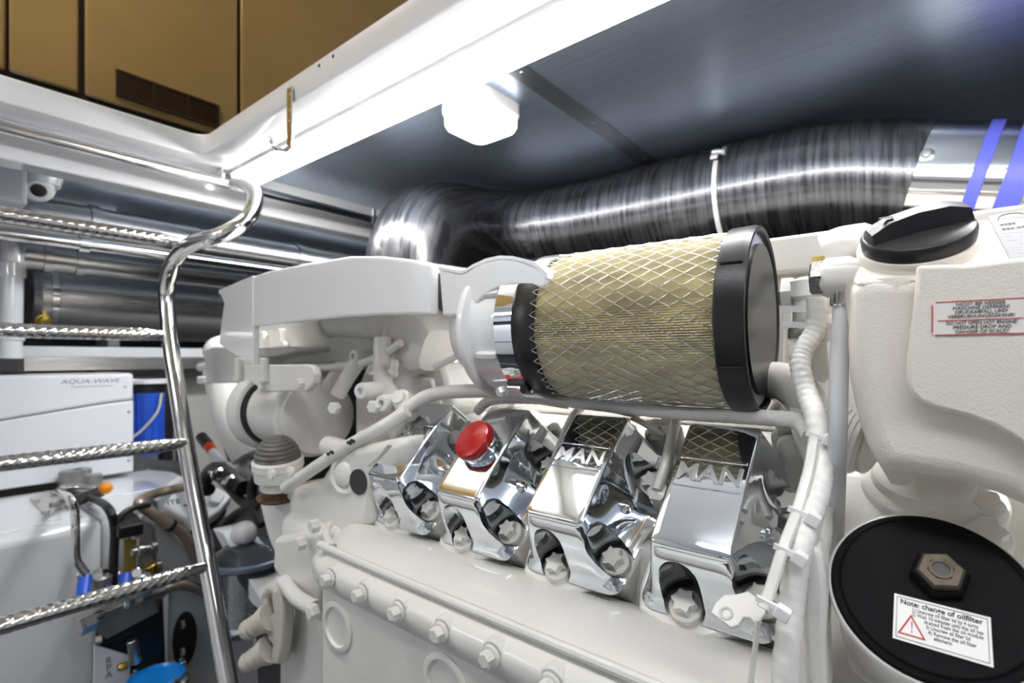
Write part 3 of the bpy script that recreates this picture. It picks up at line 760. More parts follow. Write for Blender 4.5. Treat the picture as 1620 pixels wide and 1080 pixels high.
# ---- crankcase
blk = MB().bb(-.668, .35, .395, 1.30, -1.10, -.305).build('engine_block', WHITE_CAST, ENG, bevel=.012, segs=3)
for x in (-.5, .15):
    for y in (.48, 1.2): MB().bb(x - .07, x + .07, y - .06, y + .06, -1.449, -1.09).build('engine_mount', DARK, ENG, bevel=.01)
mid = MB().bb(-.92, -.66, .455, 1.25, -.66, -.275).build('gear_casing', WHITE_CAST, ENG, bevel=.03, segs=4)
for px, py, r in ((535, 990, .034), (705, 1080, .034)):
    q = on_y(px, py, .396)
    MB().lathe(q + V((0, .002, 0)), (0, -1, 0), [(r, 0), (r, .0055), (r - .003, .0065), (r - .0075, .0065), (r - .010, .002), (r - .014, .0005), (.001, .0005)], 36).build('core_plug', WHITE, ENG)
# top casing (oil gallery cover) between side flange and cylinder heads
prof = [(.398, -.325), (.389, -.316), (.387, -.295), (.391, -.286), (.398, -.2835), (.402, -.277), (.412, -.2735), (.420, -.268), (.445, -.259), (.475, -.2555), (.505, -.260), (.545, -.285), (.60, -.33), (.60, -.40), (.45, -.40)]
rings = []
xs = [-.735, -.725, -.70, -.66, -.60, -.5, -.4, -.3, -.2, -.1, 0, .1, .2, .33]
for x in xs:
    e = max(0, (-.66 - x) / .075)
    rings.append([wz(x, y + .05 * e * e * (1 if y < .46 else .4), z - .010 * e * e) for y, z in prof])
MB().loft(rings).build('side_casing', WHITE, ENG, ang=50)
lipr = []
for x in (-.66, .33):
    pass
MB().tube([wz(-.735, .452, -.262), wz(-.70, .425, -.264), wz(-.655, .408, -.2665), wz(-.60, .404, -.2690), wz(.3, .404, -.2690)], .0055, 10, 5).build('gasket_bead', WHITE, ENG)
bolt_me = MB().lathe((0, 0, 0), (0, -1, 0), [(.0115, 0), (.0112, .0025), (.0105, .003)], 20)
bolt_me.lathe((0, -.003, 0), (0, -1, 0), [(.0082, 0), (.0082, .0075), (.0068, .009)], 6, .3)
bolt_m = bolt_me.mesh('flange_bolt')
boss_m = MB().lathe((0, 0, 0), (0, -1, 0), [(.016, -.012), (.0155, -.002), (.0135, 0)], 22).mesh('bolt_boss')
for k in range(-7, 8):
    x = -.2664 + .0722 * k
    if x < -.66 or x > .3: continue
    b = put('bolt_boss', boss_m, WHITE, ENG); b.location = wz(x, .388, -.2965)
    b = put('flange_bolt', bolt_m, ZINC if k > -3 else WHITE, ENG); b.location = wz(x, .3865, -.2965)
# valley + far bank mass
MB().bb(-.78, .10, .70, 1.15, -.42, -.105).build('intake_manifold', WHITE_CAST, ENG, bevel=.02, segs=3)
MB().bb(-.74, .12, .53, .72, -.42, -.205).build('cylinder_deck', WHITE_CAST, ENG, bevel=.012, segs=2)
MB().bb(-.60, .05, .80, 1.18, -.11, .075).build('intercooler', WHITE, ENG, bevel=.025, segs=3)

# ---- chrome valve cover (built once)
TW, TL = .037, .150
BANK = math.radians(42.5)
def cover_mesh():
    def outline(x0, x1, s0, s1, r, nx=12, ns=26, nc=5):
        pts = []
        r = max(min(r, (x1 - x0) / 2 - 1e-4), 1e-4)
        def line(p, q, n):
            for i in range(n): pts.append((p[0] + (q[0] - p[0]) * i / n, p[1] + (q[1] - p[1]) * i / n))
        def arc(cx, cy, a0):
            for i in range(nc):
                a = math.radians(a0 + 90 * i / nc); pts.append((cx + r * math.cos(a), cy + r * math.sin(a)))
        line((x0 + r, s0), (x1 - r, s0), nx); arc(x1 - r, s0 + r, -90)
        line((x1, s0 + r), (x1, s1 - r), ns); arc(x1 - r, s1 - r, 0)
        line((x1 - r, s1), (x0 + r, s1), nx); arc(x0 + r, s1 - r, 90)
        line((x0, s1 - r), (x0, s0 + r), ns); arc(x0 + r, s0 + r, 180)
        return pts
    def crown(s): return .0028 * (1 - ((s - TL / 2) / (TL / 2)) ** 2)
    rings = []
    for f in (.985, .8, .6, .4, .2, .07):
        hw = TW * f
        rings.append([(x, s, crown(s)) for x, s in outline(-TW + hw, TW - hw, hw, TL - hw, .0045 * (1 - f))])
    rings.append([(x, s, crown(s) - .0004) for x, s in outline(-TW + .0012, TW - .0012, .0012, TL - .0012, .004)])
    rings.append([(x, s, crown(s) - .0012) for x, s in outline(-TW + .0003, TW - .0003, .0003, TL - .0003, .0045)])
    NL = 22
    for q in range(NL + 1):
        t = q / NL
        e = t ** 1.2
        k = max(0.0, (t - .88) / .12); lip = .0055 * math.sin(min(1, k) * math.pi / 2) if k > 0 else 0.0
        n = -.0028 - (.0740) * t
        o = outline(-TW - .018 * e - lip, TW + .024 * e + lip, -.0265 * t - .0030 * math.sin(math.pi * t) - lip, TL + .010 * e + lip, .005 + .010 * e)
        ring = []
        for x, s in o:
            w = .012 * e * math.exp(-((s - .068) / .030) ** 2) * max(0, min(1, (x - TW * .6) / .02))
            ring.append((x + w, s, n + crown(s) * max(0, 1 - 6 * t)))
        rings.append(ring)
    o = rings[-1]
    rings.append([(x * .98, s * .985 + .001, -.0800) for x, s, n in o])
    mb = MB(); mb.loft([[V(p) for p in r] for r in rings])
    return mb.mesh('valve_cover', 0)
BOLTS = [(-.013, -.021), (.050, .003), (.060, .108), (-.058, .108)]
cut = MB()
for (bx_, bs_), r in zip(BOLTS, (.0205, .0205, .021, .019)):
    cut.lathe((bx_, bs_, -.2), (0, 0, 1), [(r, 0), (r, .168), (r * .96, .174), (r * .85, .180), (r * .62, .186), (r * .3, .189)], 40)
rot = Matrix.Rotation(math.radians(-28), 3, 'Y')
cut.sph((.066, .056, -.030), .010, .024, .016, 28, 16, rot=rot)
co = put('valve_cover_raw', cover_mesh(), CHROME); cc = put('cutter', cut.mesh('cutter', 0), CHROME)
md = co.modifiers.new('d', 'BOOLEAN'); md.operation = 'DIFFERENCE'; md.object = cc; md.solver = 'EXACT'
dg = bpy.context.evaluated_depsgraph_get()
COVER = bpy.data.meshes.new_from_object(co.evaluated_get(dg)); COVER.name = 'valve_cover'
COVER.shade_smooth(); COVER.set_sharp_from_angle(angle=math.radians(38))
bpy.data.objects.remove(co); bpy.data.objects.remove(cc)
# lettering meshes in cover coordinates
def cover_children(cv, i):
    if i != 1:
        M = Matrix.Translation((0, .0815, .0026))
        lettering('lettering', 'MAN', .0285, M, SATIN, None, extrude=.0012, bevel=.0003, align='CENTER', width=.062, bold=.0004).parent = cv
        band = MB()
        for s0, s1 in ((.0985, .1010), (.0640, .0652)):
            band.box((0, (s0 + s1) / 2, .0023 if s0 > .09 else .0026), (.066, s1 - s0, .0020))
        band.build('embossed_border', CHROME, cv, world=False, bevel=.0006)
    MB().lathe((.052, .055, -.044), (.8, 0, .6), [(.008, -.01), (.008, .003), (.005, .005), (.005, .008), (.001, .009)], 16).build('rivet', CHROME, cv, world=False)
def star(r0, r1, n):
    return [V(((r0 if k % 2 else r1) * math.cos(math.pi * k / n), (r0 if k % 2 else r1) * math.sin(math.pi * k / n), 0)) for k in range(2 * n)]
hb_ = MB().lathe((0, 0, 0), (0, 0, 1), [(.0165, -.03), (.0165, .004), (.0150, .0055)], 28)
hb_.prism([p + V((0, 0, .005)) for p in star(.0085, .0125, 6)], (0, 0, .010))
HB = hb_.mesh('head_bolt', 40)
hd = MB()
def head_ring(n, g):
    o = [(-.060, -.036), (-.030, -.045), (.005, -.045), (.030, -.030), (.048, -.020), (.066, -.016), (.071, .02), (.071, .165), (-.067, .165), (-.067, -.010)]
    return [V((x * (1 - g), s + g * .05, n)) for x, s in o]
hd.loft([head_ring(-.150, .12), head_ring(-.125, .05), head_ring(-.095, 0), head_ring(-.0785, 0)])
HEAD = hd.mesh('cylinder_head', 25)
CXR = [-.5756, -.4276, -.2796, -.1316, .0164]
covers = []
for i, xr in enumerate(CXR):
    loc = wz(xr - TW, .460, -.172)
    h = put('cylinder_head', HEAD, WHITE, ENG, world=True, bevel=.004); h.location = loc; h.rotation_euler = (BANK, 0, 0)
    for bx_, bs_ in BOLTS:
        b = put('head_bolt', HB, WHITE, h, world=False); b.location = (bx_, bs_, -.074)
    if i == 4: continue     # the fifth head sits under the tank
    cv = put('valve_cover', COVER, CHROME, ENG); cv.location = loc; cv.rotation_euler = (BANK, 0, 0)
    cv['label'] = 'chrome valve cover' if i == 1 else 'chrome valve cover embossed MAN'
    cover_children(cv, i); covers.append(cv)
# red oil filler cap on the second cover
M2 = Matrix.Translation(wz(CXR[1] - TW, .460, -.172)) @ Matrix.Rotation(BANK, 4, 'X')
oc = M2 @ V((-.002, .078, -.008)); on_ = (M2.to_3x3() @ V((-.10, -.18, 1))).normalized()
ofc = MB().lathe(oc, on_, [(.024, -.004), (.024, .010), (.0275, .012), (.0285, .016), (.0285, .021), (.026, .024)], 36).build('oil_filler_cap', CHROME, ENG, label='red and chrome oil filler cap')
MB().lathe(oc, on_, [(.0285, .022), (.0295, .025), (.0292, .030), (.0270, .0335), (.020, .0355), (.001, .0365)], 36).build('cap_disc', RED, ofc, label='red cap disc')

# ---- air filter
fa = math.radians(3.0)
FA = V((math.cos(fa), math.sin(fa), 0)); FC = wz(-.135, .592, .041)
def fpnt(d): return FC + FA * d
af = MB().lathe(fpnt(-.245), FA, [(.080, 0), (.080, .245)], 40).build('air_filter', BLACK, ENG, label='cylindrical air filter in wire mesh')
e1, e2, _ = frame(FA)
pl = MB(); NP = 210
rg = []
for d in (-.238, -.022):
    rg.append([fpnt(d) + (e1 * math.cos(2 * math.pi * k / (2 * NP)) + e2 * math.sin(2 * math.pi * k / (2 * NP))) * (.0915 if k % 2 else .0865) for k in range(2 * NP)])
pl.loft(rg, cap=False)
pl.build('pleated_paper', PAPER, af, ang=0)
wm_ = MB(); NS, NR = 84, 9
L0, L1 = -.236, -.022
for i in range(NS):
    pts = []
    for j in range(2 * NR + 1):
        th = 2 * math.pi * (i + (.5 if False else .0) + (.46 if j % 2 == 0 else 0.0) * (1 if i % 2 == 0 else 1) + 0) / NS
        sgn = 1 if (j % 2 == 0) else -1
        th = 2 * math.pi * (i + .475 * sgn * (1 if i % 2 == 0 else -1)) / NS
        d = L0 + (L1 - L0) * j / (2 * NR)
        r = .0945 + (.0006 if sgn > 0 else -.0002)
        pts.append(fpnt(d) + (e1 * math.cos(th) + e2 * math.sin(th)) * r)
    wm_.tube(pts, .0006, 4, 1)
wmo = wm_.build('wire_mesh', WIRE, af, ang=0); wmo['kind'] = 'stuff'
MB().lathe(fpnt(0), FA, [(.0955, -.028), (.0985, -.026), (.0992, -.006), (.0975, 0), (.0950, .0008), (.0930, -.001), (.0925, -.006), (.090, -.0065)], 64).build('end_cap', BLACK, af)
MB().lathe(fpnt(-.0085), FA, [(.0925, 0), (.0925, .003), (.088, .0042), (.001, .0048)], 64).build('end_disc', CAPMETAL, af)
for r_, t0, t1, off in ((.030, 40, 175, .012), (.030, -30, 60, .0), (.034, 200, 330, .004)):
    MB().tube([fpnt(-.0033) + V((0, math.cos(math.radians(a)) * r_ * .55 + off, math.sin(math.radians(a)) * r_)) for a in range(t0, t1, 12)], .0006, 6, 1).build('etched_mark', STICKER, af)
for a in range(0, 360, 30):
    r_ = math.radians(a)
    MB().box(fpnt(-.013) + (e1 * math.cos(r_) + e2 * math.sin(r_)) * .0990, (.020, .004, .0016), None).build('rim_tab', BLACK, af) if a % 60 == 30 else None
MB().lathe(fpnt(0), FA, [(.0945, -.262), (.0965, -.258), (.0965, -.240), (.0945, -.232)], 56).build('neck_ring', BLACK, af)
MB().lathe(fpnt(0), FA, [(.0905, -.290), (.0955, -.289), (.0958, -.262), (.0935, -.261)], 56).build('hose_clamp', CHROME, af)
ths = math.radians(232)
def fr(th, r): # radial position around the filter, th=0 is +Y, 90 is up
    return V((0, math.cos(th), math.sin(th))) * r
sc = fpnt(-.276) + fr(ths, .100)
MB().cyl(sc + V((-.012, 0, 0)), sc + V((.012, 0, 0)), .0065, seg=14).build('clamp_worm', CHROME, af)
MB().hexa(sc + V((-.006, -.012, -.003)), (-.4, -1, -.1), .0075, .012).build('clamp_screw', ZINC, af)
MB().box(sc + V((.004, .004, .004)), (.028, .012, .020), Matrix.Rotation(ths, 3, 'X')).build('clamp_housing', DARK, af, bevel=.002)
# plastic inlet neck
inl = MB().lathe(fpnt(0), FA, [(.06, -.362), (.084, -.358), (.095, -.352), (.097, -.346), (.096, -.341), (.088, -.337), (.084, -.328), (.084, -.288)], 56).build('air_inlet', GLOSSW, ENG)
for a in (150, 205, 250, 110):
    th = math.radians(a); c = fpnt(-.308) + fr(th, .085)
    MB().box(c, (.036, .012, .009), Matrix.Rotation(th, 3, 'X')).build('rib', GLOSSW, inl, bevel=.002)
MB().lathe(fpnt(-.40), FA, [(.050, 0), (.062, .006), (.070, .02), (.078, .045)], 48).build('turbo_collar', WHITE, ENG)

# ---- white heat shields
def shield(name, pts, off, label):
    return MB().prism(pts, off).build(name, GLOSSW, ENG, bevel=.006, segs=3, label=label)
SY = .485
lt_ = [(402, 516), (402, 440), (398, 437), (420, 427), (480, 416), (555, 405), (600, 406), (640, 410), (684, 418), (692, 498), (640, 498), (560, 500), (480, 508)]
def bulge(p):
    return p
zb = lambda px, py, Y: on_y(px, py, Y)
front = []
def ycurve(px):   # plan curve of the shield: bulges towards the aisle
    t = (px - 400) / 290.0
    return SY + .03 * (1 - math.sin(math.pi * min(1, max(0, t)) * .5)) + (.012 * max(0, (t - .80) / .2) ** 2)
topL = [(400, 436), (425, 428), (480, 417), (555, 405), (600, 405), (640, 409), (665, 413), (686, 418)]
botL = [(400, 517), (425, 514), (480, 508), (555, 501), (600, 499), (640, 498), (665, 498), (691, 498)]
sh_ = MB(); rings = []
for (a, b) in zip(topL, botL):
    ta_ = on_y(a[0], a[1], ycurve(a[0])); tb_ = on_y(b[0], b[1], ycurve(b[0]))
    tb_.x = ta_.x; tb_.y = ta_.y
    tb_.z = on_y(b[0], b[1], ta_.y).z
    rings.append([ta_, tb_, tb_ + V((.0, .012, 0)), ta_ + V((0, .012, -.012)), ta_ + V((0, .24, -.004)), ta_ + V((0, .24, .008))])
sh_.loft(rings)
hs = sh_.build('heat_shield', GLOSSW, ENG, bevel=.005, segs=3, ang=30, label='glossy white heat shield over the turbocharger')
# chamfered far end of the shield
ta_, tb_ = rings[0][0], rings[0][1]
e_a = ta_ + V((-.21, .014, -.012)); e_b = tb_ + V((-.21, .014, .008))
MB().prism([ta_, e_a, e_a + V((.03, .0, -.035)), e_a + V((.02, 0, -.06)), e_b + V((0, 0, -.04)), tb_ + V((0, 0, -.09)), tb_], (.004, .012, 0)).build('shield_end', GLOSSW, hs, bevel=.002)
MB().prism([ta_, e_a, e_a + V((.1, .2, 0)), ta_ + V((0, .24, 0))], (0, 0, -.010)).build('shield_top', GLOSSW, hs)
# second shield with arch round the inlet
P1 = rings[-1][0]; nrm_ = V((-.36, -.93, 0)).normalized(); nrm_ = V((.02, -1, 0)).normalized()
def sp2(px, py): return on_plane(px, py, P1 + V((.002, -.002, 0)), nrm_)
o2 = [(693, 421), (722, 427), (734, 427), (748, 418), (768, 409), (790, 404), (812, 405), (832, 410), (850, 418), (866, 432), (862, 458), (836, 452), (806, 453), (785, 458), (766, 469), (750, 484), (738, 500), (699, 500)]
MB().prism([sp2(*p) for p in o2], -nrm_ * .012).build('inlet_shield', GLOSSW, ENG, bevel=.004, segs=3, label='glossy white shield with arch over the air inlet')
top2 = [sp2(*p) for p in ((693, 421), (722, 427), (734, 427), (748, 418), (768, 409), (790, 404), (812, 405), (832, 410), (850, 418), (866, 432))]
tb2 = MB(); tb2.loft([[p, p + V((0, .05, 0)), p + V((0, .05, -.006)), p + V((0, 0, -.006))] for p in top2])
tb2.build('inlet_shield_top', GLOSSW, ENG, ang=40)

# ---- turbo side: pipes and castings at the far end of the engine
def casting(name, poly, Y, depth, bev=.006, m=WHITE_CAST):
    return MB().prism([on_y(x, y, Y) for x, y in poly], (0, depth, 0)).build(name, m, ENG, bevel=bev, segs=3)
# turbine housing under the shield
casting('turbo_housing', [(398, 508), (520, 498), (640, 492), (625, 560), (600, 575), (560, 582), (500, 576), (470, 586), (400, 586)], .705, .25, .012)
casting('turbo_flange', [(322, 556), (335, 548), (470, 548), (470, 556), (400, 568), (396, 606), (326, 606)], .62, .25, .004)
MB().sph(on_y(357, 556, .80), .072, .072, .060, 28, 16).build('exhaust_elbow', WHITE_CAST, ENG)
MB().tube([on_y(352, 585, .78), on_y(362, 630, .78), on_y(378, 680, .78), on_y(398, 720, .80)], .062, 28, 6).build('exhaust_elbow', WHITE_CAST, ENG)
MB().lathe(on_y(352, 606, .78), (0, 0, 1), [(.075, 0), (.078, .004), (.078, .022), (.075, .026)], 32).build('elbow_flange', WHITE_CAST, ENG)
MB().tube([on_y(318, 581, .85), on_y(330, 580, .82), on_y(350, 580, .80)], .018, 14, 3).build('coolant_pipe', WHITE, ENG)
# shaft pump lying along the engine
pc = on_y(478, 655, .60); pc.y = .60
MB().lathe(pc + V((-.19, 0, 0)), (1, 0, 0), [(.060, 0), (.084, .006), (.092, .018), (.094, .05), (.090, .066), (.082, .070), (.080, .064)], 44).build('pump_ring', WHITE_CAST, ENG)
MB().lathe(pc + V((-.125, 0, 0)), (1, 0, 0), [(.0795, 0), (.0795, .012), (.06, .014)], 40).build('pump_gap', DARK, ENG)
MB().lathe(pc + V((-.112, 0, 0)), (1, 0, 0), [(.066, 0), (.074, .006), (.076, .02), (.072, .07), (.076, .13), (.084, .150), (.088, .155), (.088, .166), (.084, .170), (.080, .171)], 44).build('pump_body', WHITE_CAST, ENG)
fpn = pc + V((.062, .0, 0))
MB().lathe(fpn, (1, -.1, 0), [(.080, 0), (.081, .004), (.079, .012), (.060, .016), (.03, .022), (.001, .022)], 44).build('pump_flange', WHITE_CAST, ENG)
for px, py in ((566, 620), (600, 640), (568, 696), (455, 583), (556, 564)):
    q = on_y(px, py, .50 if py > 600 else .63)
    w_ = MB().lathe(q + V((-.01, .03, 0)), (.25, -1, .05), [(.017, -.03), (.0135, .022), (.012, .024), (.006, .024), (.0055, .018), (.001, .018)], 20)
    w_.build('threaded_boss', WHITE_CAST, ENG)
for px, py in ((594, 643), (532, 645)):
    q = on_y(px, py, .505); MB().hexa(q, (.4, -1, 0), .011, .012).build('bolt', WHITE, ENG)
# bracket plate with bolts
br_ = [on_y(x, y, .50) for x, y in ((384, 577), (488, 576), (496, 582), (499, 592), (496, 606), (484, 619), (420, 620), (408, 612), (392, 602))]
bp_ = MB().prism(br_, (0, .014, 0)).build('lifting_bracket', WHITE, ENG, bevel=.003)
for px, py in ((418, 612), (478, 606)):
    MB().hexa(on_y(px, py, .50), (0, -1, 0), .010, .010).build('bolt', WHITE, bp_)
for px in (378, 418):
    MB().cyl(on_y(px, 566, .495), on_y(px, 598, .495), .009, seg=14, ch=.002).build('stud', WHITE, bp_)
    MB().hexa(on_y(px, 596, .495), (0, 0, -1), .012, .010).build('nut', WHITE, bp_)
for px, py in ((395, 562), (420, 530), (452, 545)):
    MB().hexa(on_y(px, py, .70), (0, -1, 0), .012, .012).build('bolt', WHITE, ENG)
MB().box(on_y(447, 545, .70), (.014, .02, .085)).build('rib', WHITE_CAST, ENG, bevel=.003)
# intake tubes under the shield
MB().tube([on_y(515, 508, .71), on_y(560, 510, .705), on_y(610, 511, .70), on_y(650, 510, .70), on_y(690, 505, .73)], .036, 28, 5).build('intake_tube', WHITE, ENG)
MB().lathe(on_y(523, 509, .708), (1, -.02, 0), [(.037, 0), (.043, .002), (.043, .010), (.037, .012)], 28).build('seal_ring', WHITE, ENG)
MB().lathe(on_y(590, 511, .702), (1, -.02, 0), [(.037, 0), (.0395, .002), (.0395, .03), (.037, .034)], 28).build('intake_sleeve', WHITE, ENG)
# sloping duct with clamp strap
da, db = on_y(640, 515, .69), on_y(750, 592, .64)
dd = (db - da).normalized(); side_ = V((0, 1, 0)); upv = dd.cross(side_).normalized() * -1
if upv.z < 0: upv = -upv
def drect(c, hw, hd): return [c + upv * (hw * math.cos(a)) * (1 if abs(math.cos(a)) < .72 else 1) + side_ * (hd * math.sin(a)) for a in [math.pi / 4 * 0 + 2 * math.pi * k / 20 for k in range(20)]]
def sq(c, hw, hd, p=4.0):
    out = []
    for k in range(24):
        a = 2 * math.pi * k / 24; ca, sa = math.cos(a), math.sin(a)
        rr_ = (abs(ca) ** p + abs(sa) ** p) ** (-1 / p)
        out.append(c + upv * hw * rr_ * ca + side_ * hd * rr_ * sa)
    return out
MB().loft([sq(da, .050, .05), sq(da + dd * .03, .050, .05), sq(da + dd * .06, .060, .055), sq(da + dd * .125, .058, .055), sq(da + dd * .15, .040, .045)]).build('air_duct', WHITE, ENG, ang=35)
MB().loft([sq(da + dd * .004, .053, .0535), sq(da + dd * .026, .053, .0535)]).build('duct_strap', WHITE, ENG, ang=35)
q = on_y(625, 588, .585)
MB().cyl(q + V((0, 0, .022)), q + V((-.006, 0, -.010)), .007, seg=12).build('strap_screw', WHITE, ENG)
MB().hexa(q + V((-.004, 0, .004)), (-.3, 0, -1), .010, .010).build('strap_nut', WHITE, ENG)
q1, q2 = on_y(688, 579, .55), on_y(730, 562, .55)
MB().box((q1 + q2) / 2, ((q2 - q1).length, .01, .008), Matrix.Rotation(math.radians(-20), 3, 'Y')).build('duct_rib', WHITE, ENG, bevel=.002)
for px, py in ((750, 573), (762, 590)):
    MB().lathe(on_y(px, py, .545) + V((0, .02, 0)), (.3, -1, 0), [(.009, 0), (.009, .02), (.005, .021), (.0045, .012), (.001, .012)], 16).build('duct_eyelet', WHITE, ENG)
MB().tube([on_y(720, 540, .56), on_y(738, 556, .55), on_y(752, 580, .545)], .008, 10, 4).build('sensor_plug', GLOSSW, ENG)
# gearcase wall behind
casting('timing_case', [(585, 560), (700, 575), (720, 640), (690, 680), (600, 760), (560, 770), (560, 620)], .66, .2, .012)
casting('case_panel', [(640, 592), (682, 598), (690, 632), (634, 640)], .652, .02, .004)
casting('sensor_block', [(628, 578), (650, 570), (700, 640), (640, 650)], .655, .05, .004)
# fat bent coolant pipe
MB().tube([on_y(606, 535, .60), on_y(605, 565, .595), on_y(604, 590, .585), on_y(614, 620, .565), on_y(636, 645, .55)], .017, 18, 6).build('coolant_pipe', WHITE, ENG)
MB().lathe(on_y(604, 594, .585), (0, 0, 1), [(.018, 0), (.023, .002), (.023, .008), (.018, .010)], 20).build('pipe_collar', WHITE, ENG)
MB().tube([on_y(565, 575, .60), on_y(548, 600, .58), on_y(534, 625, .57)], .015, 14, 5).build('oil_pipe', WHITE, ENG)
MB().tube([on_y(540, 575, .63), on_y(525, 600, .62), on_y(516, 612, .615)], .013, 14, 5).build('oil_pipe', WHITE, ENG)
for a, b in (((638, 640), (650, 655)),):
    MB().cyl(on_y(*a, .535), on_y(*b, .525), .016, seg=18, ch=.003).build('banjo_fitting', WHITE, ENG)
MB().lathe(on_y(637, 632, .53), (.2, -1, .5), [(.016, -.01), (.016, .006), (.011, .008), (.011, .014), (.001, .015)], 18).build('banjo_bolt', WHITE, ENG)
MB().tube([on_y(642, 648, .52), on_y(668, 630, .53), on_y(700, 621, .545), on_y(760, 618, .56), on_y(815, 622, .575), on_y(900, 635, .60)], .0105, 14, 6).build('fuel_hose', WHITE, ENG)
MB().tube([on_y(452, 772, .455), on_y(480, 752, .46), on_y(540, 712, .475), on_y(600, 678, .49), on_y(645, 650, .51)], .0105, 14, 5).build('fuel_pipe', WHITE, ENG)
for px, py in ((520, 718), (552, 700)):
    for s_ in (0, 1):
        MB().lathe(on_y(px + 5 * s_, py - 3 * s_, .462), (0, -1, .5), [(.003, -.004), (.0025, .003), (.001, .004)], 8).build('stud', DARK, ENG)
MB().tube([on_y(500, 582, .61), on_y(556, 578, .60), on_y(580, 572, .60), on_y(610, 558, .60), on_y(634, 542, .60)], .0075, 12, 5).build('vent_pipe', WHITE, ENG)
MB().tube([on_y(640, 690, .53), on_y(672, 678, .55), on_y(716, 664, .57)], .004, 10, 4).build('wire', WHITE, ENG)
# crankcase front casting with boss and port
casting('front_casting', [(406, 790), (430, 772), (500, 765), (520, 730), (560, 705), (640, 690), (640, 740), (590, 780), (585, 830), (545, 850), (500, 850), (480, 960), (440, 900), (420, 850)], .475, .25, .015)
q = on_y(541, 750, .47)
MB().lathe(q + V((0, .01, 0)), (.15, -1, .1), [(.036, -.02), (.034, .006), (.030, .008), (.024, .006), (.022, .0), (.021, .0), (.019, .010), (.012, .013), (.001, .014)], 32).build('bearing_boss', WHITE_CAST, ENG)
MB().lathe(on_y(568, 762, .474), (.1, -1, 0), [(.020, -.004), (.020, .002), (.001, .0022)], 24).build('port_hole', DARK, ENG)
MB().tube([on_y(520, 705, .53), on_y(560, 718, .52), on_y(590, 730, .51)], .019, 20, 5).build('oil_gallery', WHITE_CAST, ENG)
MB().tube([on_y(585, 735, .452), on_y(600, 722, .455), on_y(618, 702, .46)], .006, 10, 4, flat=.5).build('clip_strip', WHITE, ENG)
casting('gear_side', [(432, 850), (505, 840), (508, 990), (470, 960), (430, 900)], .44, .1, .010)
MB().tube([on_y(450, 920, .435), on_y(470, 945, .42), on_y(500, 962, .415)], .012, 12, 5).build('drain_pipe', WHITE_CAST, ENG)
for px, py in ((502, 830), (500, 965), (480, 858)):
    MB().hexa(on_y(px, py, .43 if py < 900 else .40), (0, -1, 0), .011, .012).build('bolt', WHITE, ENG)
# grey breather dome with white collar
bc_ = on_y(440, 733, .47)
dome_ax = V((.10, -.12, 1)).normalized()
brt = MB().lathe(bc_ + dome_ax * -.045, dome_ax, [(.034, 0), (.034, .014), (.042, .018), (.043, .038), (.045, .040), (.045, .052), (.041, .056)], 36).build('breather', WHITE, ENG, label='white breather collar with ribbed grey dome')
pr = []
for k in range(33):
    t = k / 32; a = t * math.pi / 2
    pr.append((.0395 * math.cos(a) + (.0012 * math.sin(k * math.pi / 2.0) if t < .85 else 0), .010 + .044 * math.sin(a)))
MB().lathe(bc_, dome_ax, [(.0395, .004)] + pr[:-1] + [(.0008, .054)], 36).build('dome', GREYDOME, brt, label='ribbed grey dome')
MB().lathe(bc_ + dome_ax * -.065, dome_ax, [(.030, 0), (.030, .022)], 24).build('rusty_stub', RUSTY, brt)
for px, py in ((432, 750), (462, 746)):
    MB().lathe(on_y(px, py, .425), (0, -1, .1), [(.009, 0), (.009, .006), (.004, .008), (.001, .008)], 14).build('bolt', WHITE, brt)
MB().lathe(bc_ + dome_ax * -.064, dome_ax, [(.040, 0), (.041, .004), (.038, .006)], 28).build('rust_tray', RUSTY, brt)
# twin fuel connectors on a bracket
cp = on_y(432, 990, .40)
fcn = MB().prism([on_y(x, y, .42) for x, y in ((428, 940), (440, 928), (448, 960), (446, 1020), (440, 1052), (426, 1050), (430, 1020), (422, 1010), (424, 975), (432, 970))], (0, .02, 0)).build('connector_bracket', CREAMGREY, ENG, bevel=.004)
MB().tube([on_y(426, 960, .43), on_y(424, 940, .43), on_y(434, 930, .43), on_y(444, 936, .43)], .010, 12, 5).build('loop', CREAMGREY, fcn)
for (a, b) in (((388, 998), (430, 974)), ((388, 1050), (430, 1024))):
    pa_, pb3 = on_y(*a, .405), on_y(*b, .425); L = (pb3 - pa_).length
    MB().lathe(pa_, pb3 - pa_, [(.008, 0), (.015, .002), (.017, .006), (.017, .016), (.013, .018), (.013, .024), (.018, .025), (.018, .034), (.015, .036), (.016, L * .6), (.020, L * .62), (.020, L * .8), (.024, L * .82), (.024, L)], 22).build('quick_connector', CREAMGREY, fcn)

# ---- cable looms above the covers
def wrap(r, turns):
    def f(t, th):
        return r * (1 + .13 * ((t * turns + th / (2 * math.pi)) % 1.0))
    return f
def loom(name, pts, r, turns, m=TAPE):
    return MB().tube(pts, r, 16, 14, radf=wrap(r, turns)).build(name, m, ENG, ang=60)
loom('cable_loom', [on_y(755, 650, .60), on_y(775, 634, .60), on_y(820, 630, .605), on_y(880, 633, .60), on_y(960, 642, .595), on_y(1060, 652, .585), on_y(1160, 658, .575), on_y(1230, 662, .56), on_y(1264, 668, .55), on_y(1283, 690, .53)], .0075, 40)
loom('cable_loom', [on_y(1292, 470, .56), on_y(1290, 520, .56), on_y(1272, 552, .55), on_y(1266, 580, .54), on_y(1276, 620, .53), on_y(1290, 660, .51), on_y(1298, 720, .49), on_y(1296, 770, .47), on_y(1280, 825, .45), on_y(1262, 885, .43), on_y(1252, 960, .42), on_y(1244, 1040, .41), on_y(1240, 1110, .41)], .0082, 46)
